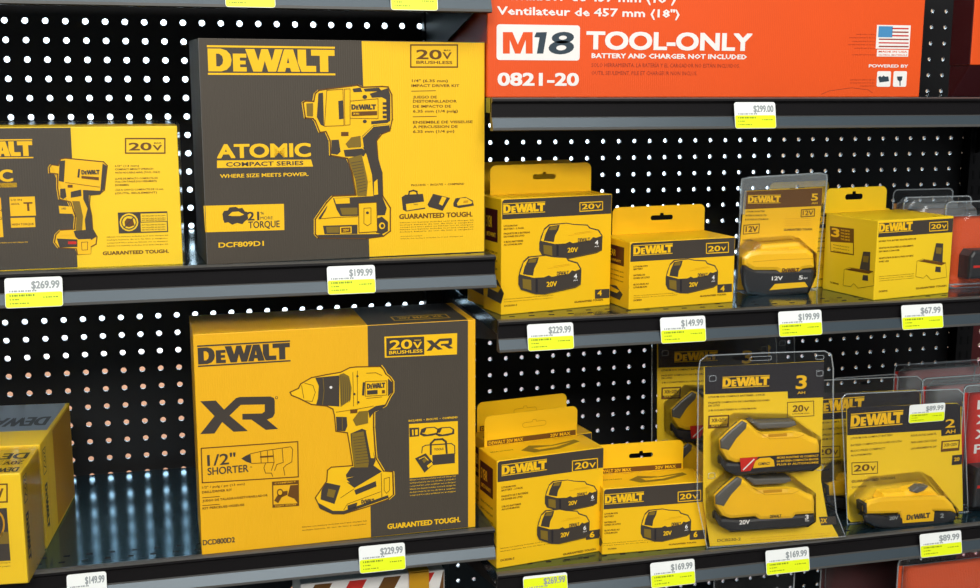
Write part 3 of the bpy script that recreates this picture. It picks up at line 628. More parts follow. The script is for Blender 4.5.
t = thing('starter_kit_box', g.W(0, 0, 0), 'wrapped yellow box with shiny bluish top, behind the bottom left corner box', 'tool box', 'wrapped boxes at the bottom left')
mb.build('carton', t)

# ---------------------------------------------------------------- big orange fan box
fo = Face((0.5705, -0.34, ZR1 + H), (1, 0, 0)); fo.w = 1.1535 - 0.5705; fo.h = 0.30
f = fo; mb = MB(); body(mb, f, 0.29, 'OR', 0.0012)
f.S(480, 0, 3.769)
f.T('Ventilateur de 457 mm (18")', 64, 55, 752, 32, 'W', bold=0.035); f.T('Ventilador de 457 mm (18")', 64, -2, 737, 32, 'W', bold=0.035)
f.pu(rrect(*f.uv(62, 226), *f.uv(377, 96), 0.0035, 3), 'W', 2)
f.poly([(86, 202), (86, 121), (122, 121), (142, 168), (163, 121), (198, 121), (198, 202), (172, 202), (172, 150), (152, 202), (132, 202), (112, 150), (112, 202)], 'OR', 3)
f.poly([(204, 140), (212, 122), (252, 121), (238, 202), (214, 202), (224, 141)], 'SLATE', 3)
def tilt_oval(cx, cy, rx, ry): return [(cx + rx * math.cos(k * math.pi / 8) - 0.18 * ry * math.sin(k * math.pi / 8), cy + ry * math.sin(k * math.pi / 8)) for k in range(16)]
f.poly(tilt_oval(312, 142, 42, 22), 'SLATE', 3, [tilt_oval(312, 142, 15, 8)]); f.poly(tilt_oval(306, 179, 48, 26), 'SLATE', 3, [tilt_oval(306, 180, 19, 10)])
f.T('TOOL-ONLY', 400, 186, 1025, 70, 'W', bold=0.06); f.T('BATTERY AND CHARGER NOT INCLUDED', 420, 219, 1005, 19, 'W', bold=0.045)
f.T('SOLO HERRAMIENTA, LA BATERÍA Y EL CARGADOR NO ESTÁN INCLUIDOS.', 420, 252, 978, 15, 'ORD', bold=0.0); f.T('OUTIL SEULEMENT, PILE ET CHARGEUR NON INCLUS.', 420, 282, 818, 15, 'ORD', bold=0.0)
f.T('0821-20', 66, 323, 372, 50, 'W', bold=0.05)
f.S(860, 0, 4.9)
f.rect(83, 122, 241, 240, 'W', 2)
for k in range(6): f.rect(91 if k > 2 else 157, 136 + k * 17.6, 237, 144 + k * 17.6, 'ORD' if k % 2 else 'RED', 3)
f.rect(91, 128, 157, 183, 'BLU', 3)
f.rect(83, 243, 235, 278, 'W', 2); f.T('MADE IN USA', 90, 257, 230, 9, 'OR', 3, 0.03); f.T('GLOBAL MATERIALS', 90, 272, 230, 7, 'OR', 3, 0.02)
f.T('POWERED BY', 42, 330, 235, 15, 'W', bold=0.05)
f.pu(rrect(*f.uv(80, 425), *f.uv(152, 349), 0.002, 3), 'W', 2); f.pu(rrect(*f.uv(160, 425), *f.uv(230, 349), 0.002, 3), 'W', 2)
f.poly([(88, 378), (98, 372), (105, 378), (115, 370), (122, 376), (138, 374), (142, 398), (95, 404)], 'SLATE', 3); f.poly([(180, 375), (207, 374), (205, 392), (198, 398), (198, 420), (193, 420), (192, 398), (183, 392)], 'SLATE', 3)
for y, x0 in ((162, -20), (178, -55), (196, -40), (212, -60), (230, -30), (262, -40), (385, -50), (400, -50), (415, 0)): f.T('operating instructions for fan box', x0, y + 8, 72, 6, 'ORD', bold=0.0)
f.stroke([(-190, 462), (-150, 445), (-40, 430), (40, 440), (60, 455)], 0.0006, 'ORD', 1)
f.into(mb)
tag(mb.build('fan_box', None, f.O), 'wide orange cardboard box with white lettering on the top right shelf', 'tool box')

# orange packed tool at the far right of the top shelf
base = (1.228, -0.25, ZR1 + H)
t = thing('packaged_tool', base, 'orange package with a dark maroon tapered foot at the right end of the top shelf', 'package')
mb = MB(); X0, X1 = 1.257, 1.40; y0 = -0.30; y1 = -0.255; Z = ZR1 + H
def slab(yt, yb, z0, z1): return [(x, y, z) for x in (X0, X1) for y, z in ((yb, z0), (yt, z1), (y1, z0), (y1, z1))]
mb.hexa(slab(y0, y0, Z + 0.0425, Z + 0.24), 'OR', 0.001); mb.box((X0 - 0.0012, y0 + 0.001, Z + 0.043), (X0 - 0.0002, y1 - 0.001, Z + 0.239), 'RDK'); mb.build('carton', t)  # maroon side panel: shade on the orange carton's left side put into colour
mb = MB(); mb.hexa(slab(y0 + 0.001, -0.263, Z, Z + 0.042), 'RDK', 0.001); mb.build('tapered_foot', t)

# ---------------------------------------------------------------- battery boxes
def hole_tab(f, depth, u0, u1, hgt, mt, hole=True, dark=True):
    g = Face(f.W(0, f.h, -depth + 0.0008), f.U)
    mb = MB(); cu = (u0 + u1) / 2 + 0.004; hh = hang_hole(cu, hgt * 0.56, 0.034, 0.0065)
    plate(mb, g, rrect(u0, 0.0, u1, hgt, 0.008, 5, True), 0.0007, mt, [hh] if hole else [])
    if not hole:
        for a, b in zip(hh, hh[1:] + hh[:1]):
            d = (Vector(b) - Vector(a)); 
            if d.length < 1e-5: continue
            n = Vector((-d.y, d.x)).normalized() * 0.0003; g.pu([Vector(a) - n, Vector(b) - n, Vector(b) + n, Vector(a) + n], 'SH', 1)
        g.into(mb)
    return mb, g
def battery_art(f, x0, y0, x1, y1, amp, ly=2):
    """slide-on battery printed between two photo points; own drawing units 92..415 x 280..480"""
    so = f.src; sc = so[2]
    q = lambda P: [(x0 + (a - 92) / 323 * (x1 - x0), y0 + (b - 280) / 200 * (y1 - y0)) for a, b in P]
    f.poly(q([(92, 390), (100, 355), (118, 310), (142, 288), (230, 280), (270, 287), (338, 290), (350, 305), (395, 318), (414, 350), (411, 430), (385, 446), (230, 480), (180, 479), (105, 456), (92, 430)]), 'K', ly)
    f.poly(q([(99, 378), (118, 320), (147, 294), (230, 285), (268, 292), (335, 296), (345, 311), (390, 324), (408, 352), (380, 362), (365, 358), (350, 375), (262, 391), (247, 383), (225, 393), (170, 396)]), 'Y', ly + 1)
    f.poly(q([(122, 345), (142, 300), (196, 291), (188, 320), (172, 350), (166, 385), (114, 378)]), 'K', ly + 2)
    f.poly(q([(140, 320), (150, 302), (186, 298), (178, 318)]), 'OL', ly + 3)
    f.poly(q([(112, 400), (156, 406), (158, 460), (114, 448)]), 'OL', ly + 3)
    f.poly(q([(180, 400), (190, 402), (190, 470), (180, 468)]), 'KD', ly + 3)
    a, b = q([(235, 442), (288, 416)]); f.T('20V', a[0], a[1], b[0], a[1] - b[1], 'Y', ly + 3, 0.04)
    a, b = q([(374, 400), (391, 376)]); f.T(amp, a[0], a[1], b[0], a[1] - b[1], 'W', ly + 3, 0.04); a, b = q([(371, 413), (393, 406)]); f.T('AH', a[0], a[1], b[0], a[1] - b[1], 'W', ly + 3)
    a, b = q([(288, 386), (348, 364)]); f.T('DEWALT', a[0], a[1], b[0], a[1] - b[1], 'K', ly + 3, 0.03)
    a, b = q([(270, 338), (350, 326)]); f.stroke([a, b], 0.0004, 'SH', ly + 3); a, b = q([(240, 350), (360, 330)]); f.stroke([a, b], 0.0003, 'SH', ly + 3)
    f.stroke(q([(230, 476), (385, 440), (411, 425)]), 0.0004, 'OL', ly + 3)
def left_print(f, depth, rows):
    L, Rr, Tt = sides(f, depth); h = f.h
    L.pu([(0.006, h * 0.62), (depth * 0.80, h * 0.62), (depth * 0.80, h * 0.90), (0.006, h * 0.90)], 'RDK', 1); L.tu('3 YEAR', 0.010, h * 0.74, depth * 0.5, h * 0.84, 'Y', 2); L.tu('LIMITED WARRANTY', 0.010, h * 0.66, depth * 0.7, h * 0.70, 'Y', 2)
    for k in range(rows): L.tu('lithium ion battery pack', 0.008, h * (0.52 - 0.07 * k), depth * 0.8, h * (0.545 - 0.07 * k), 'BR', 1)
    L.pu([(0.012, h * 0.12), (0.05, h * 0.10), (0.058, h * 0.2), (0.04, h * 0.3), (0.016, h * 0.28)], 'K', 1); L.pu([(0.018, h * 0.2), (0.042, h * 0.19), (0.05, h * 0.24), (0.022, h * 0.27)], 'Y', 2)
    return L
def small_box(f, depth, tab, label, group, hole=True, topart=False, mt='Y', tabmat='Y', name='battery_box', leftp=3):
    t = thing(name, f.W(0, 0, 0), label, 'battery box', group)
    mb = MB(); body(mb, f, depth, mt, 0.0012); f.into(mb)
    L = left_print(f, depth, leftp); L.into(mb)
    if topart:
        _, _, Tt = sides(f, depth); w_ = f.w
        Tt.pu([(0.30 * w_, depth * .45), (0.38 * w_, depth * .22), (0.62 * w_, depth * .25), (0.88 * w_, depth * .55), (0.86 * w_, depth * .72), (0.6 * w_, depth * .55), (0.42 * w_, depth * .7)], 'OL', 1)
        Tt.pu([(0.42 * w_, depth * .5), (0.45 * w_, depth * .35), (0.62 * w_, depth * .38), (0.8 * w_, depth * .58), (0.6 * w_, depth * .48)], 'Y', 2)
        Tt.tu('lithium ion battery', 0.04 * w_, depth * 0.55, 0.25 * w_, depth * 0.62, 'BR', 1); Tt.into(mb)
    mb.build('carton', t)
    if tab:
        tb, g = hole_tab(f, depth, *tab, tabmat, hole)
        if topart:
            g.ru(tab[0] + 0.004, 0.0008, tab[1] - 0.002, 0.008, 'BR', 1); g.tu('DEWALT 20V MAX', tab[0] + 0.006, 0.002, tab[0] + 0.055, 0.0065, 'Y', 2, 0.02); g.tu('20V MAX', tab[1] - 0.04, 0.002, tab[1] - 0.01, 0.0065, 'Y', 2, 0.02); tb2 = MB(); g.into(tb2); tb.v, k = tb.v, len(tb.v)
            for fc, m_ in zip(tb2.f, tb2.m): tb.f.append([k + i for i in fc]); tb.m.append(tb.mi(tb2.mats[m_]))
            tb.v += tb2.v
        tb.build('hang_tab', t)
    return t
def code(f, s_, x, y, x1, h): f.T(s_, x, y, x1, h, 'BR', 2, 0.03)

# two-battery box, middle right shelf
f4 = f = frame_from((501, 315.3), (610, 305), ZR2, (500, 199))
f.S(500, 200, 5.113)
def banner(f, l0, l1):
    f.pu([(0.001, l0), (f.w - 0.001, l0), (f.w - 0.001, f.h - 0.001), (0.0035, f.h - 0.001), (0.001, f.h - 0.0035)], 'K', 1)
banner(f, f.uv(280, 85)[1], 0)
logo(f, 15, 74, 230, 56, 'Y', 2, True)
f.frame([(408, 14), (524, 8), (524, 50), (408, 58)], 0.0012, 'Y'); f.T('20', 418, 48, 482, 28, 'Y', bold=0.04); f.T('V', 486, 43, 516, 22, 'Y', bold=0.04)
for t_, y, x1 in (('LITHIUM ION', 138, 88), ('BATTERY - 2 PACK', 153, 122), ('PAQUETE DE 2 BATERÍAS', 177, 152), ('DE IONES DE LITIO', 192, 124), ('2 BLOC-BATTERIES', 219, 118), ('AU LITHIUM-ION', 234, 112)): f.T(t_, 19, y, x1, 9, 'BR', bold=0.03)
battery_art(f, 200, 116, 525, 304, '4'); battery_art(f, 92, 280, 415, 482, '4', 8)
f.lines(22, 270, 510, 13, 2, 5)
art_two = (list(f.art), f.w, f.h)
code(f, 'DCB204-2', 22, 546, 86, 9); f.T('GUARANTEED TOUGH.', 380, 527, 527, 10, 'BR', bold=0.05)
f.poly([(485, 458), (559, 454), (559, 500), (485, 505)], 'K', 2); f.T('4', 496, 490, 520, 28, 'Y', 3, 0.02)
tb4 = (f.uv(-42, 0)[0] + 0.004, f.w - 0.016, 0.0)
two = small_box(f, 0.050, (0.009, f.w - 0.002, 0.037), 'yellow two-battery box marked 4, leftmost on the middle right shelf', 'boxed batteries')
copy_tree(two, (-0.006, 0.060, 0), 'shaded battery box behind the two-battery box on the middle right shelf')

# one-battery box, middle right shelf
f1 = f = frame_from((628.5, 310), (733, 302), ZR2, (627, 242.5))
f.S(608, 225, 6.915)
banner(f, f.uv(140, 256)[1], 0)
logo(f, 173, 213, 445, 72, 'Y', 2)
f.frame([(680, 128), (832, 120), (832, 188), (680, 196)], 0.0012, 'Y'); f.T('20', 692, 184, 775, 38, 'Y', bold=0.04); f.T('V', 780, 178, 815, 28, 'Y', bold=0.04)
for t_, y, x1 in (('LITHIUM ION', 294, 272), ('BATTERY', 312, 240), ('BATERÍA DE', 354, 255), ('IONES DE LITIO', 374, 288), ('BLOC-PILES AU', 418, 280), ('LITHIUM-ION', 438, 268)): f.T(t_, 176, y, x1, 12, 'BR', bold=0.03)
battery_art(f, 398, 232, 762, 474, '4')
f.lines(178, 480, 492, 14, 2, 6)
art_one = (list(f.art), f.w, f.h)
code(f, 'DCB204', 176, 527, 232, 12); f.T('GUARANTEED TOUGH.', 635, 498, 818, 12, 'BR', bold=0.05)
f.poly([(755, 412), (856, 405), (857, 462), (756, 470)], 'K', 2); f.T('4', 775, 460, 805, 40, 'Y', 3, 0.02)
small_box(f, 0.074, (0.013, f.w - 0.002, 0.036), 'yellow one-battery box marked 4, on the middle right shelf', 'boxed batteries')

# lower two-battery box and lower one-battery box
f = frame_from((496.5, 569), (602, 551), ZR3, (497, 461))
f.S(480, 430, 4.2)
banner(f, f.uv(70, 220)[1], 0)
logo(f, 90, 194, 280, 48, 'Y', 2)
f.frame([(388, 130), (493, 119), (493, 166), (388, 175)], 0.0013, 'Y'); f.T('20', 398, 166, 455, 28, 'Y', bold=0.04); f.T('V', 458, 160, 486, 22, 'Y', bold=0.04)
for t_, y, x1 in (('LITHIUM ION', 246, 150), ('BATTERY - 2 PACK', 258, 180), ('PAQUETE DE 2 BATERÍAS', 283, 202), ('DE IONES DE LITIO', 296, 178), ('2 BLOC-BATTERIES', 326, 172), ('AU LITHIUM-ION', 338, 165)): f.T(t_, 90, y, x1, 8, 'BR', bold=0.03)
battery_art(f, 272, 208, 494, 342, '6'); battery_art(f, 238, 330, 460, 478, '6', 8)
f.lines(86, 330, 500, 12, 2, 5); code(f, 'DCB206-2', 86, 552, 144, 9); f.T('GUARANTEED TOUGH.', 348, 527, 487, 9, 'BR', bold=0.05)
f.poly([(444, 425), (508, 415), (508, 452), (444, 462)], 'K', 2); f.T('6', 460, 452, 480, 24, 'Y', 3, 0.05)
lt = small_box(f, 0.060, (0.008, f.w - 0.009, 0.041), 'yellow two-battery box marked 6, leftmost on the lower right shelf', 'boxed batteries', hole=False, topart=True)
copy_tree(lt, (0.007, 0.066, 0.0), 'darker battery box behind the two-battery box on the lower right shelf')
f = frame_from((602, 555), (706, 546), ZR3, (601, 489)); f.w = f.w
f.S(590, 435, 4.7)
banner(f, f.uv(60, 350)[1], 0)
logo(f, 68, 327, 252, 48, 'Y', 2)
f.frame([(414, 268), (520, 259), (520, 305), (414, 313)], 0.0012, 'Y'); f.T('20', 422, 303, 476, 26, 'Y', bold=0.04); f.T('V', 480, 300, 508, 20, 'Y', bold=0.04)
for t_, y, x1 in (('LITHIUM ION', 375, 130), ('BATTERY', 388, 112), ('BATERÍA DE', 415, 122), ('IONES DE LITIO', 427, 144), ('BLOC-PILES AU', 453, 138), ('LITHIUM-ION', 466, 128)): f.T(t_, 68, y, x1, 8, 'BR', bold=0.03)
battery_art(f, 238, 345, 476, 502, '6')
f.lines(60, 340, 512, 10, 2, 4); code(f, 'DCB206', 84, 539, 124, 7); f.T('GUARANTEED TOUGH.', 370, 518, 500, 7, 'BR', bold=0.05)
f.poly([(468, 450), (540, 445), (541, 488), (468, 493)], 'K', 2); f.T('6', 486, 480, 504, 26, 'Y', 3, 0.05)
small_box(f, 0.056, (0.002, f.w - 0.014, 0.041), 'yellow one-battery box marked 6, left of the tall blister pack', 'boxed batteries', topart=True)

# ---------------------------------------------------------------- charger adapter box, turned
f = frame_from((873.5, 300.5), (948.5, 293), ZR2, (873, 221))
f.S(820, 175, 4.704); dp = 0.100
f.pu([(0.0015, f.uv(266, 294)[1]), (f.w - 0.001, f.uv(266, 294)[1]), (f.w - 0.001, f.h - 0.003), (0.0015, f.h - 0.003)], 'K', 1)
logo(f, 275, 274, 433, 50, 'Y', 2); f.frame([(515, 224), (600, 219), (600, 258), (515, 264)], 0.0012, 'Y'); f.T('20', 522, 254, 568, 22, 'Y', bold=0.04); f.T('V', 571, 252, 594, 18, 'Y', bold=0.04)
for t_, y, x1 in (('20V MAX TOOL BATTERY ADAPTER WITH USB', 316, 450), ('ADAPTADOR DE BATERÍA DE HERRAMIENTA', 348, 438), ('20V MAX CON USB', 364, 372), ('ADAPTATEUR DE BLOC-PILES 20V MAX', 396, 438), ('AVEC USB', 412, 322)): f.T(t_, 276, y, x1, 8, 'BR', bold=0.03)
def dock(f, dx, dy, k=1.0, lay=2):
    q = lambda P: [(dx + a * k, dy + b * k) for a, b in P]
    f.poly(q([(455, 405), (480, 395), (590, 412), (595, 480), (520, 492), (500, 470), (485, 485), (450, 478)]), 'YP', lay); f.frame(q([(455, 405), (480, 395), (590, 412), (595, 480), (520, 492), (500, 470), (485, 485), (450, 478)]), 0.0005, 'BR', lay + 1)
    f.poly(q([(460, 405), (490, 398), (592, 414), (570, 425)]), 'BR', lay + 1); f.poly(q([(528, 402), (545, 320), (578, 322), (575, 412)]), 'K', lay + 2); f.poly(q([(545, 340), (572, 342), (568, 372), (543, 368)]), 'OL', lay + 3); f.poly(q([(543, 430), (567, 432), (567, 458), (540, 455)]), 'K', lay + 1)
dock(f, 0, 0); f.lines(278, 440, 480, 10, 3, 4.5); code(f, 'DCB094K', 276, 552, 318, 8); f.T('GUARANTEED TOUGH.', 450, 538, 595, 9, 'BR', bold=0.05)
t = thing('adapter_box', f.W(0, 0, 0), 'yellow box picturing a small charging adapter, turned to show its left side', 'battery box')
mb = MB(); body(mb, f, dp, 'YP', 0.0012); f.into(mb)
L, _, _ = sides(f, dp); L.S(820, 175, 4.704)
L.poly([(47, 240), (160, 253), (160, 378), (50, 362)], 'BR', 1); L.poly([(51, 314), (156, 320), (156, 372), (53, 357)], 'YP', 2); L.T('3', 53, 288, 92, 42, 'Y', 3, 0.05)
for k in range(4): L.T('YEAR LIMITED', 98, 262 + k * 14, 142, 8, 'Y', 3, 0.02)
for k in range(3): L.T('WARRANTY', 62, 330 + k * 14, 140, 5, 'BR', 3)
dock(L, -340, 40); code(L, 'DCB094K', 48, 508, 90, 8); L.into(mb)
mb.build('carton', t)
tb = MB(); L2, _, _ = sides(f, dp)
g = Face(L2.W(0, f.h, 0) , L2.U)        # tab stands over the back edge of the box
g = Face(f.W(0.0, f.h, -dp + 0.001), f.U)
plate(tb, g, rrect(-0.003, 0, 0.108, 0.034, 0.009, 5, True), 0.0007, 'YP', [hang_hole(0.048, 0.021, 0.032, 0.008)]); tb.build('hang_tab', t)
copy_tree(t, (-0.028, 0.108, 0), 'yellow tabbed box showing between the blister pack and the adapter box')

# ---------------------------------------------------------------- blister packs
def prism(mb, f, pts, o0, o1, mt, r=0.004, uvpts=False, back=0.0):
    """solid with photo outline pts lying on the plane o1 in front of face f, reaching back to o0, rounded front"""
    if not uvpts:
        P = [f.P(x, y, o1) - f.N * o1 for x, y in pts]; P = [((p - f.O).dot(f.U), (p - f.O).dot(f.V)) for p in P]
    else: P = pts
    ar = sum(a[0] * b[1] - b[0] * a[1] for a, b in zip(P, P[1:] + P[:1]))
    if ar < 0: P = P[::-1]
    n = len(P); cx = sum(p[0] for p in P) / n; cy = sum(p[1] for p in P) / n
    def inset(d):
        out = []
        for i in range(n):
            a, b, c = Vector(P[i - 1]), Vector(P[i]), Vector(P[(i + 1) % n])
            e1 = (b - a).normalized(); e2 = (c - b).normalized(); n1 = Vector((-e1.y, e1.x)); n2 = Vector((-e2.y, e2.x)); q = n1 + n2
            if q.length < 0.2: q = n1
            q = q.normalized() * min(1.4, 1 / max(0.5, q.normalized().dot(n1))); out.append(b + q * d)
        return out
    rings = [(inset(back), o0), (inset(0), o1 - r), (inset(r * 0.3), o1 - r * 0.3), (inset(r), o1)]
    vs = []
    for rg, o in rings: vs += [f.W(p[0], p[1], o) for p in rg]
    fs = []
    for k in range(3):
        for i in range(n): fs.append((k * n + i, k * n + (i + 1) % n, (k + 1) * n + (i + 1) % n, (k + 1) * n + i))
    tri = tessellate_polygon([[Vector((p[0], p[1], 0)) for p in rings[3][0]]]); q = rings[3][0]
    for t_ in tri:
        a, b, c = (Vector(q[i]) for i in t_); z = (b - a).cross(c - a); t_ = t_ if z > 0 else (t_[0], t_[2], t_[1]); fs.append(tuple(3 * n + i for i in t_))
    fs.append(tuple(reversed(range(n))))
    mb.add(vs, fs, mt); return P
def face_at(p, Y, z, yaw, w_=0.1, h=0.2):
    ff = Face((0, Y, z + H), (1, 0, 0)); a = ff.P(*p); a.z = z + H
    f = Face(a, (math.cos(R(yaw)), math.sin(R(yaw)), 0)); f.w = w_; f.h = h; return f
def side_battery(f, parent, dx, dy, sticker, o0=0.0015, o1=0.026):
    """battery lying side-on in the pack; drawn in the units of the lower pack drawing"""
    b = D.objects.new('battery', None); COL.objects.link(b); b.parent = parent; b['_b'] = parent['_b']
    s0 = f.src; f.S(695 + dx, 460 + dy, 5.883)
    mb = MB(); prism(mb, f, [(105, 300), (150, 345), (250, 352), (690, 318), (700, 360), (660, 395), (400, 412), (200, 425), (140, 395), (112, 350)], o0, o1 - 0.001, 'bat_black', 0.004, back=0.0085)
    if not sticker:
        g = Face(f.O + f.N * (o1 - 0.001), f.U, f.V); g.S(*f.src)
        g.T('20V', 248, 380, 310, 26, 'W', 1, 0.04); g.T('3', 634, 350, 656, 28, 'W', 1, 0.04); g.T('AH', 634, 362, 658, 8, 'W', 1); g.into(mb)
    mb.build('battery_base', b)
    mb = MB(); prism(mb, f, [(108, 215), (165, 160), (240, 98), (272, 105), (330, 160), (360, 172), (540, 165), (600, 175), (640, 195), (690, 215), (700, 250), (698, 322), (585, 330), (565, 355), (370, 358), (345, 340), (200, 352), (150, 335), (112, 275)], o0, o1, 'bat_yellow', 0.006, back=0.0085)
    g = Face(f.O + f.N * o1, f.U, f.V); g.S(*f.src)
    g.poly([(390, 178), (500, 172), (500, 188), (392, 196)], 'SH', 1); g.T('DEWALT', 428, 341, 495, 18, 'K', 2, 0.04); g.stroke([(330, 165), (400, 205), (560, 198), (600, 180)], 0.0006, 'SH', 1)
    g.into(mb); mb.build('battery_shell', b)
    mb = MB(); prism(mb, f, [(110, 215), (165, 162), (240, 100), (268, 115), (262, 145), (205, 205), (160, 275), (112, 262)], o0 + 0.004, o1 + 0.0012, 'bat_grey', 0.002, back=0.0065); mb.build('release_latch', b)
    mb = MB(); prism(mb, f, [(288, 108), (310, 100), (340, 112), (550, 104), (560, 125), (520, 140), (365, 148), (340, 150)], o0, o1 - 0.006, 'bat_grey', 0.002); mb.build('slide_rail', b)
    mb = MB()
    if sticker:
        g = Face(f.O + f.N * (o1 + 0.0004), f.U, f.V); g.S(*f.src)
        g.poly([(222, 318), (694, 284), (699, 358), (230, 398)], 'KD', 1); g.poly([(222, 318), (330, 310), (285, 393), (230, 398)], 'RED', 2); g.stroke([(243, 386), (305, 325)], 0.0018, 'W', 3)
        g.poly([(300, 378), (310, 338), (340, 318), (400, 314), (422, 330), (427, 366)], 'Y', 2); g.T('COMPACT', 330, 360, 398, 16, 'K', 3, 0.03)
        for k, t_ in enumerate(('MORE RUNTIME VS COMPACT', 'LA BATERÍA COMPACTA MAYOR', 'PLUS D AUTONOMIE')): g.T(t_, 440, 322 + k * 20, 684, 12, 'Y', 3, 0.03)
        # a printed sticker with its own thickness
        g.into(mb); tag(mb.build('label_sticker', b), 'black and red printed sticker')
    f.S(*s0); return b
# tall two-battery pack
f = frame_from((709, 550), (840, 541), ZR3, (704, 367)); f.O += Vector((0, 0.008, 0))
t = thing('battery_blister_pack', f.W(f.w / 2, 0, 0), 'tall clear blister pack with two yellow batteries stacked, standing on the lower right shelf', 'blister pack', 'clear blister packs')
mb = MB()
card = [f.uv(*p) for p in [(704, 367), (824, 361), (822, 440), (821, 480), (827, 515), (839, 539), (710, 549), (703, 500)]]
card = [(u, max(v, 0.0016)) for u, v in card]
plate(mb, f, card, 0.0009, 'YP')
f.S(665, 320, 4.2); f.poly([(167, 197), (668, 173), (667, 325), (516, 330), (515, 300), (168, 312)], 'KD', 1)
logo(f, 240, 287, 437, 48, 'Y', 2, True); f.T('3', 548, 290, 594, 58, 'Y', 2, 0.03); f.T('AH', 555, 311, 588, 11, 'Y', 2, 0.03)
f.T('LITHIUM ION COMPACT BATTERIES - 2 PACK', 182, 328, 420, 8, 'BR', bold=0.03); f.T('PAQUETE COMPACTO DE 2 BATERÍAS DE IONES', 182, 352, 438, 8, 'BR', bold=0.03); f.T('DE LITIO', 182, 364, 230, 8, 'BR', bold=0.03); f.T('2 BLOCS-BATTERIES AU LITHIUM-ION', 182, 384, 382, 8, 'BR', bold=0.03)
f.frame([(514, 346), (624, 340), (625, 402), (514, 408)], 0.001, 'BR'); f.T('20', 535, 386, 580, 28, 'BR', bold=0.04); f.T('V', 582, 384, 604, 20, 'BR', bold=0.03); f.T('LITHIUM ION', 535, 397, 605, 5, 'BR')
f.rect(182, 402, 268, 452, 'BR', 1); f.rect(188, 408, 262, 436, 'YP', 2); f.T('XR•20V', 194, 430, 258, 16, 'BR', 3, 0.03); f.T('SYSTEM', 194, 448, 258, 8, 'YP', 3)
f.S(695, 460, 5.883); f.T('DCB230-2', 130, 482, 268, 17, 'OL', bold=0.03); f.lines(330, 800, 462, 14, 3, 5, 'SH'); f.poly([(728, 335), (825, 330), (835, 378), (742, 385)], 'K', 1); f.T('2X', 738, 372, 775, 28, 'Y', 2, 0.03)
f.S(); f.into(mb); mb.build('printed_card', t)
side_battery(f, t, 7, -56, True); side_battery(f, t, 2, 0, False)
mb = MB(); f.S()
out = [f.uv(*p) for p in [(697, 372), (699, 360), (706, 354.5), (760, 352), (824, 350), (831, 354), (833, 368), (833, 480), (836, 512), (845, 536), (706, 551), (696, 500)]]
out = [(u, max(v, 0.0003)) for u, v in out]
cu, cv = f.uv(743, 358); plate(mb, f, out, 0.0006, 'clear', [hang_hole(cu, cv, 0.030, 0.005)], 0.0016, 'clear_edge'); rim(mb, f, out, 0.0026)
for x_, y_ in ((712, 378), (819, 373), (711, 475), (819, 467)):
    c_ = f.uv(x_, y_); rim(mb, f, rrect(c_[0] - 0.005, c_[1] - 0.004, c_[0] + 0.005, c_[1] + 0.004, 0.002, 2), 0.0026, 0.0008)
for x_, y_, w_ in ((760, 358, 0.03), (819, 357, 0.012)):
    c_ = f.uv(x_, y_); rim(mb, f, rrect(c_[0] - w_ / 2, c_[1] - 0.003, c_[0] + w_ / 2, c_[1] + 0.003, 0.002, 2), 0.0026, 0.0007)
for dy, dx in ((0, 2), (-56, 7)):
    f.S(695 + dx, 460 + dy, 5.883); prism(mb, f, [(98, 205), (235, 85), (560, 90), (712, 205), (712, 370), (660, 405), (200, 435), (98, 380)], 0.0018, 0.030, 'clear', 0.006)
f.S(); mb.build('plastic_shell', t)
copy_tree(t, (-0.002, 0.150, 0), 'shaded two-battery blister pack peeking out behind the tall one, to its left')
copy_tree(t, (0.042, 0.178, 0), 'yellow blister card glimpsed between the tall pack and the small single-battery pack')

# single-battery pack, lower right
f = face_at((851, 528), -0.318, ZR3, 0); f.w = 0.165
t = thing('battery_blister_pack', f.W(0.06, 0, 0), 'small clear blister pack with one yellow battery, right of the tall pack', 'blister pack', 'clear blister packs')
mb = MB(); f.S()
card = [f.uv(*p) for p in [(846.5, 411), (850, 407.5), (957, 403), (961, 407), (962.5, 516), (851, 522.5), (847.5, 518)]]; card = [(u, max(v, 0.002)) for u, v in card]; plate(mb, f, card, 0.0009, 'YP')
f.S(820, 350, 4.9); f.poly([(132, 290), (145, 280), (670, 262), (688, 275), (690, 412), (594, 422), (593, 392), (133, 418)], 'KD', 1)
logo(f, 147, 385, 402, 72, 'Y', 2, True); f.T('2', 612, 382, 660, 42, 'Y', 2, 0.02); f.T('AH', 614, 410, 662, 18, 'Y', 2, 0.03)
for t_, y, x1, x in (('LITHIUM ION COMPACT BATTERY', 438, 355, 150), ('BATERÍA COMPACTA DE IONES DE LITIO', 472, 400, 150), ('BLOC-PILES COMPACT', 500, 318, 150), ('AU LITHIUM-ION', 522, 250, 150), ('POUR OUTILS SANS FIL', 425, 570, 445), ('PARA USAR CON TODAS', 458, 570, 445), ('LAS HERRAMIENTAS 20V', 488, 570, 445)): f.T(t_, x, y, x1, 10, 'BR', bold=0.02)
f.rect(595, 446, 682, 492, 'BR', 1); f.rect(602, 452, 676, 478, 'YP', 2); f.T('XR•20V', 606, 474, 672, 16, 'BR', 3); f.rect(648, 516, 694, 560, 'KD', 1); f.T('20', 656, 545, 682, 18, 'Y', 2, 0.03)
f.S(830, 460, 4.593); f.frame([(100, 13), (218, 8), (218, 60), (101, 67)], 0.0011, 'BR'); f.T('20', 108, 54, 180, 30, 'BR', bold=0.04); f.T('V', 184, 50, 208, 22, 'BR', bold=0.03); f.T('GUARANTEED TOUGH.', 98, 105, 300, 12, 'BR', bold=0.05); f.T('DCB203', 100, 130, 165, 9, 'BR', bold=0.02)
f.S(); f.into(mb); mb.build('printed_card', t)
b = D.objects.new('battery', None); COL.objects.link(b); b.parent = t; b['_b'] = t['_b']; o1 = 0.030
f.S(830, 460, 4.593)
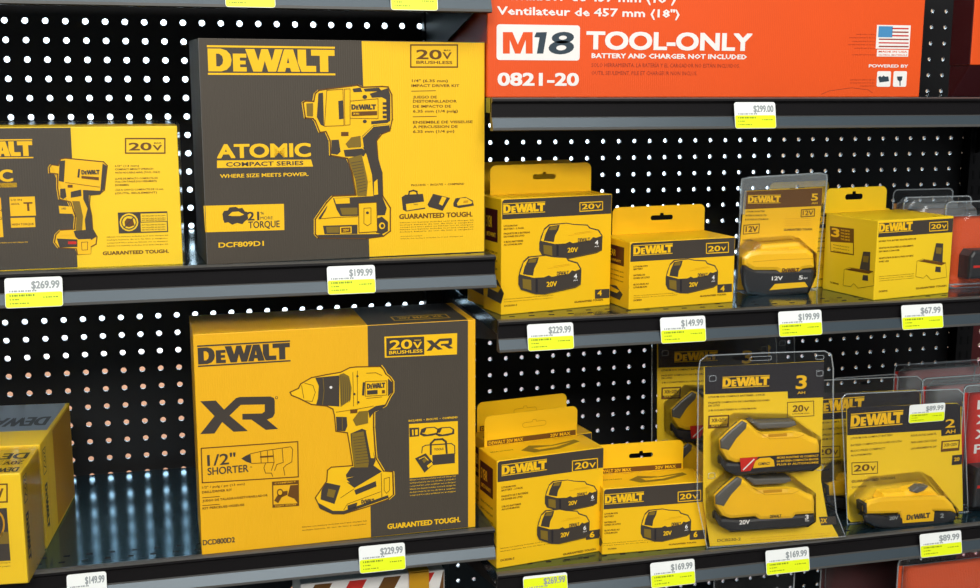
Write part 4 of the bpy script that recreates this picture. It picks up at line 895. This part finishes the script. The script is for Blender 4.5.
mb = MB(); prism(mb, f, [(158, 262), (170, 248), (280, 262), (560, 235), (588, 250), (572, 285), (520, 305), (280, 322), (210, 308), (165, 285)], 0.001, o1 - 0.001, 'bat_black', 0.004, back=0.010)
mb.build('battery_base', b)
mb = MB(); prism(mb, f, [(157, 215), (175, 190), (235, 175), (480, 165), (535, 170), (570, 205), (588, 250), (560, 240), (480, 238), (475, 282), (330, 292), (320, 248), (270, 250), (170, 252), (158, 240)], 0.001, o1, 'bat_yellow', 0.005, back=0.010)
prism(mb, f, [(235, 190), (250, 158), (350, 152), (375, 140), (455, 122), (475, 130), (525, 180), (480, 200)], 0.001, o1 - 0.008, 'bat_yellow', 0.006)
g = Face(f.O + f.N * o1, f.U, f.V); g.S(830, 460, 4.593); g.poly([(330, 245), (480, 236), (475, 280), (333, 290)], 'Y', 1); logo(g, 350, 276, 458, 24, 'K', 2, False)
g.poly([(322, 249), (262, 255), (262, 280), (325, 290)], 'bat_black', 1); g.poly([(482, 240), (540, 238), (535, 270), (478, 278)], 'bat_black', 1); g.T('20V', 272, 276, 312, 16, 'TT', 2, 0.03); g.T('2', 505, 266, 522, 20, 'TT', 2, 0.04)
g.into(mb); mb.build('battery_shell', b)
mb = MB(); prism(mb, f, [(375, 146), (410, 120), (455, 120), (432, 143), (402, 154)], 0.012, o1 - 0.006, 'bat_grey', 0.002); mb.build('release_latch', b); mb = MB(); prism(mb, f, [(158, 205), (170, 200), (172, 245), (160, 245)], 0.01, o1 + 0.0006, 'bat_black', 0.001); mb.build('side_clip', b)
mb = MB(); f.S(); out = [f.uv(*p) for p in [(840, 398), (845, 393), (957, 388), (963, 393), (967, 518), (846, 526)]]; out = [(u, max(v, 0.0003)) for u, v in out]
cu, cv = f.uv(905, 395); plate(mb, f, out, 0.0006, 'clear', [hang_hole(cu, cv, 0.018, 0.004)], 0.0016, 'clear_edge'); rim(mb, f, out, 0.0026)
f.S(830, 460, 4.593); prism(mb, f, [(145, 210), (240, 110), (480, 85), (600, 230), (600, 270), (520, 318), (215, 325), (150, 290)], 0.0018, 0.034, 'clear', 0.006); f.S(); mb.build('plastic_shell', t)
small = t
g = Face(f.O + f.N * 0.0032, f.U, f.V); a = g.uv(908.5, 423.5); bb = g.uv(945.5, 402.5); gg = Face(g.W(*a), f.U, f.V); gg.w = bb[0] - a[0]; gg.h = bb[1] - a[1]
price_tag(0, 0, 0, '$89.99', 'white and yellow price sticker stuck on the small blister pack over its dark heading', 0.5, face=gg)
copy_tree(small, (-0.012, 0.078, 0), 'clear blister pack directly behind the small single-battery pack')

# 12 volt pack, middle right shelf
f = face_at((740, 291), -0.245, ZR2, -4); f.w = 0.11
t = thing('battery_blister_pack', f.W(0.05, 0, 0), 'clear blister pack with a chunky yellow and black battery, on the middle right shelf', 'blister pack', 'clear blister packs')
f.S(735, 170, 4.52); mb = MB()
card = [f.uv(*p) for p in [(45, 95), (398, 78), (355, 560), (2, 560)]]; card = [(u, max(v, 0.002)) for u, v in card]; plate(mb, f, card, 0.0009, 'Y')
f.poly([(45, 97), (396, 80), (390, 162), (40, 178)], 'BR', 1); logo(f, 57, 152, 205, 38, 'Y', 2); f.T('5', 343, 138, 374, 32, 'Y', 2, 0.03); f.T('AH', 345, 154, 372, 9, 'Y', 2, 0.03)
for t_, y, x1, x in (('LITHIUM ION BATTERY', 192, 135, 50), ('BATERÍA DE IONES DE LITIO', 210, 142, 48), ('BLOC-PILES AU LITHIUM-ION', 228, 150, 45), ('DCB126', 322, 78, 35)): f.T(t_, x, y, x1, 8, 'BR', bold=0.02)
f.frame([(300, 180), (360, 176), (358, 208), (298, 212)], 0.0012, 'BR'); f.T('12V', 305, 205, 353, 22, 'BR', bold=0.02); f.frame([(40, 250), (110, 244), (107, 284), (38, 290)], 0.0011, 'BR'); f.T('12V', 47, 280, 102, 26, 'BR', bold=0.03)
f.lines(225, 340, 222, 10, 4, 4, 'SH'); f.T('GUARANTEED TOUGH.', 220, 275, 350, 10, 'BR', bold=0.05)
f.S(); f.into(mb); mb.build('printed_card', t)
b = D.objects.new('battery', None); COL.objects.link(b); b.parent = t; b['_b'] = t['_b']; o1 = 0.036; f.S(735, 170, 4.52)
mb = MB(); prism(mb, f, [(38, 430), (100, 450), (200, 452), (350, 445), (364, 460), (355, 525), (330, 560), (140, 576), (55, 560), (38, 520)], 0.001, o1 - 0.0015, 'bat_black', 0.005, back=0.011)
g = Face(f.O + f.N * (o1 - 0.0015), f.U, f.V); g.S(735, 170, 4.52); g.T('12V', 166, 499, 215, 18, 'W', 1, 0.03); g.T('5', 288, 495, 306, 18, 'W', 1, 0.03); g.T('AH', 309, 493, 326, 8, 'W', 1); g.poly([(155, 543), (180, 515), (315, 506), (330, 528)], 'Y', 1); g.into(mb)
mb.build('battery_base', b)
mb = MB(); prism(mb, f, [(38, 395), (60, 372), (110, 362), (330, 355), (360, 378), (366, 445), (310, 452), (292, 466), (205, 470), (188, 458), (85, 458), (40, 432)], 0.001, o1, 'bat_yellow', 0.006, back=0.011)
prism(mb, f, [(110, 370), (122, 338), (300, 325), (335, 345), (350, 375)], 0.001, o1 - 0.010, 'bat_yellow', 0.005)
g = Face(f.O + f.N * o1, f.U, f.V); g.S(735, 170, 4.52); logo(g, 213, 462, 290, 18, 'BR', 1, False); g.stroke([(80, 415), (210, 405), (355, 400)], 0.0007, 'SH', 1); g.into(mb)
mb.build('battery_shell', b)
mb = MB(); prism(mb, f, [(160, 372), (175, 358), (245, 352), (255, 366), (180, 378)], 0.01, o1 - 0.009, 'SH', 0.001); mb.build('release_latch', b)
mb = MB(); out = [f.uv(*p) for p in [(22, 60), (25, 38), (60, 30), (380, 10), (412, 18), (415, 40), (368, 548), (0, 562)]]; out = [(u, max(v, 0.0003)) for u, v in out]
cu, cv = f.uv(215, 52); plate(mb, f, out, 0.0006, 'clear', [hang_hole(cu, cv, 0.019, 0.003)], 0.0018, 'clear_edge')
fr = [f.uv(*p) for p in [(22, 60), (25, 38), (60, 30), (380, 10), (412, 18), (415, 40), (413, 72), (50, 92), (42, 200), (18, 200)]]
plate(mb, f, fr, 0.0006, 'clear_edge', (), 0.0026); rim(mb, f, out, 0.0034, 0.0022)
prism(mb, f, [(25, 400), (110, 325), (300, 310), (378, 380), (376, 480), (340, 562), (140, 580), (30, 565)], 0.0018, 0.040, 'clear', 0.006); f.S(); mb.build('plastic_shell', t)

# ---------------------------------------------------------------- clamshells with orange cards
def clamshell(X, Y, z, w_, h, label, card_m, ch, body_m='bat_black', tool=(0.25, 0.12, 0.9, 0.45), words=('PACK', 'BATTERY', 'CHARGER'), hookhole=True, crown=0.03, dp=0.03, cat='blister pack', yaw=0):
    f = Face((X, Y, z + H), (math.cos(R(yaw)), math.sin(R(yaw)), 0)); f.w = w_; f.h = h
    t = thing('tool_clamshell', f.W(w_ / 2, 0, 0), label, cat, 'clear clamshell packs with red or orange cards')
    mb = MB(); plate(mb, f, [(0.004, 0.003), (w_ - 0.004, 0.003), (w_ - 0.004, h - crown), (0.004, h - crown)], 0.001, card_m)
    for k, s_ in enumerate(words): f.tu(s_, w_ * 0.22, h - crown - 0.026 - k * 0.022, w_ * 0.9, h - crown - 0.012 - k * 0.022, 'W', 1, 0.04)
    f.into(mb); mb.build('printed_card', t)
    mb = MB(); a, b_, c, d = tool
    prism(mb, f, [(a * w_, b_ * h), (c * w_, b_ * h), (c * w_, d * h * 0.9), (c * w_ * 0.9, d * h), (a * w_ * 1.2, d * h), (a * w_, d * h * 0.85)], 0.001, dp * 0.85, body_m, 0.004, True)
    prism(mb, f, [(a * w_ * 1.2, d * h * 0.55), (c * w_ * 0.93, d * h * 0.55), (c * w_ * 0.9, d * h * 0.62), (a * w_ * 1.2, d * h * 0.62)], 0.001, dp * 0.87, 'RED', 0.001, True)
    mb.build('packed_battery', t)
    mb = MB(); plate(mb, f, rrect(0, 0, w_, h, 0.008), 0.0007, 'clear', [hang_hole(w_ / 2, h - 0.013, 0.02, 0.005)] if hookhole else [], 0.0015, 'clear_edge'); rim(mb, f, rrect(0, 0, w_, h, 0.008), 0.0024, 0.002); rim(mb, f, [(0.008, 0.004), (w_ - 0.008, 0.004), (w_ - 0.008, h - crown + 0.002), (0.008, h - crown + 0.002)], 0.0032, 0.0016)
    prism(mb, f, [(0.008, 0.004), (w_ - 0.008, 0.004), (w_ - 0.008, h - crown), (w_ - 0.02, h - crown + 0.010), (0.02, h - crown + 0.010), (0.008, h - crown)], 0.0016, dp, 'frost' if ch else 'clear', 0.006, True)
    mb.build('plastic_shell', t); return t
# middle right shelf, three in a row behind one another
clamshell(1.243, -0.285, ZR2, 0.115, 0.122, 'orange clamshell with a black tool, front one at right of the middle shelf', 'OR', False, crown=0.022, words=())
clamshell(1.230, -0.205, ZR2, 0.115, 0.121, 'frosty clear clamshell behind the orange one, right of the adapter box', 'TAN', True, crown=0.018, words=())
clamshell(1.255, -0.14, ZR2, 0.105, 0.126, 'rearmost grey clamshell with little colour showing, behind the adapter box', 'TAN', True, crown=0.022, words=())
# lower right shelf
clamshell(1.283, -0.30, ZR3, 0.12, 0.184, 'red clamshell with white lettering and a black battery, at the right edge', 'RED', False, crown=0.012, tool=(0.12, 0.04, 0.95, 0.36), words=('RED', 'XC5.0', 'XC5.0', 'PACK'))
clamshell(1.285, -0.20, ZR3, 0.14, 0.170, 'red clamshell with a wide clear top, behind the red pack at the right edge', 'RED', True, crown=0.014, words=())
clamshell(1.290, -0.12, ZR3, 0.155, 0.172, 'rearmost dull red clamshell on the lower right shelf, in front of the pegboard', 'RED', True, crown=0.012, words=())
clamshell(1.170, -0.14, ZR3, 0.115, 0.163, 'grey clear clamshell with a dark hanger slot, behind the small single-battery pack', 'KD', True, crown=0.045, words=())
# base shelf
clamshell(0.905, -0.30, ZB, 0.125, 0.248, 'dark clear clamshell on the base shelf, below the tall two-battery pack', 'KD', True, crown=0.05, words=())
clamshell(1.10, -0.25, ZB, 0.14, 0.265, 'red package in cloudy plastic on the base shelf, below the small single-battery pack', 'RDK', False, crown=0.015, words=(), hookhole=False)
clamshell(1.17, -0.335, ZB, 0.16, 0.252, 'orange carded clamshell on the base shelf at the bottom right corner', 'OR', False, crown=0.012, words=())

# bandaged package at the bottom, left bay
Z = ZB + H
f = Face((0.34, -0.30, Z), (1, 0, 0)); f.w = 0.185; f.h = 0.290
t = thing('striped_package', f.O, 'white package with red diagonal stripes and a yellow strap, below the drill kit box', 'package')
mb = MB(); body(mb, f, 0.12, 'W', 0.001)
L, Rr, Tt = sides(f, 0.12)
for q, W_, h0 in ((f, f.w, f.h), (Tt, f.w, 0.12)):
    for k in range(0, 9, 2): u = k * 0.022; q.pu([(min(u, W_ - .002), h0 - 0.035), (min(u + 0.022, W_ - .001), h0 - 0.035), (min(u + 0.040, W_ - 0.001), h0 - 0.002), (min(u + 0.018, W_ - .002), h0 - 0.002)], 'RED' if k % 4 else 'BR', 1)
    q.into(mb)
mb.build('carton', t)
mb = MB(); mb.box((0.478, -0.3035, Z + 0.0), (0.504, -0.3008, Z + 0.293), 'SH', 0.0006); mb.box((0.478, -0.3035, Z + 0.2905), (0.504, -0.178, Z + 0.2935), 'SH', 0.0006); mb.build('yellow_strap', t)
for o in D.objects:
    if '_b' in o: del o['_b']
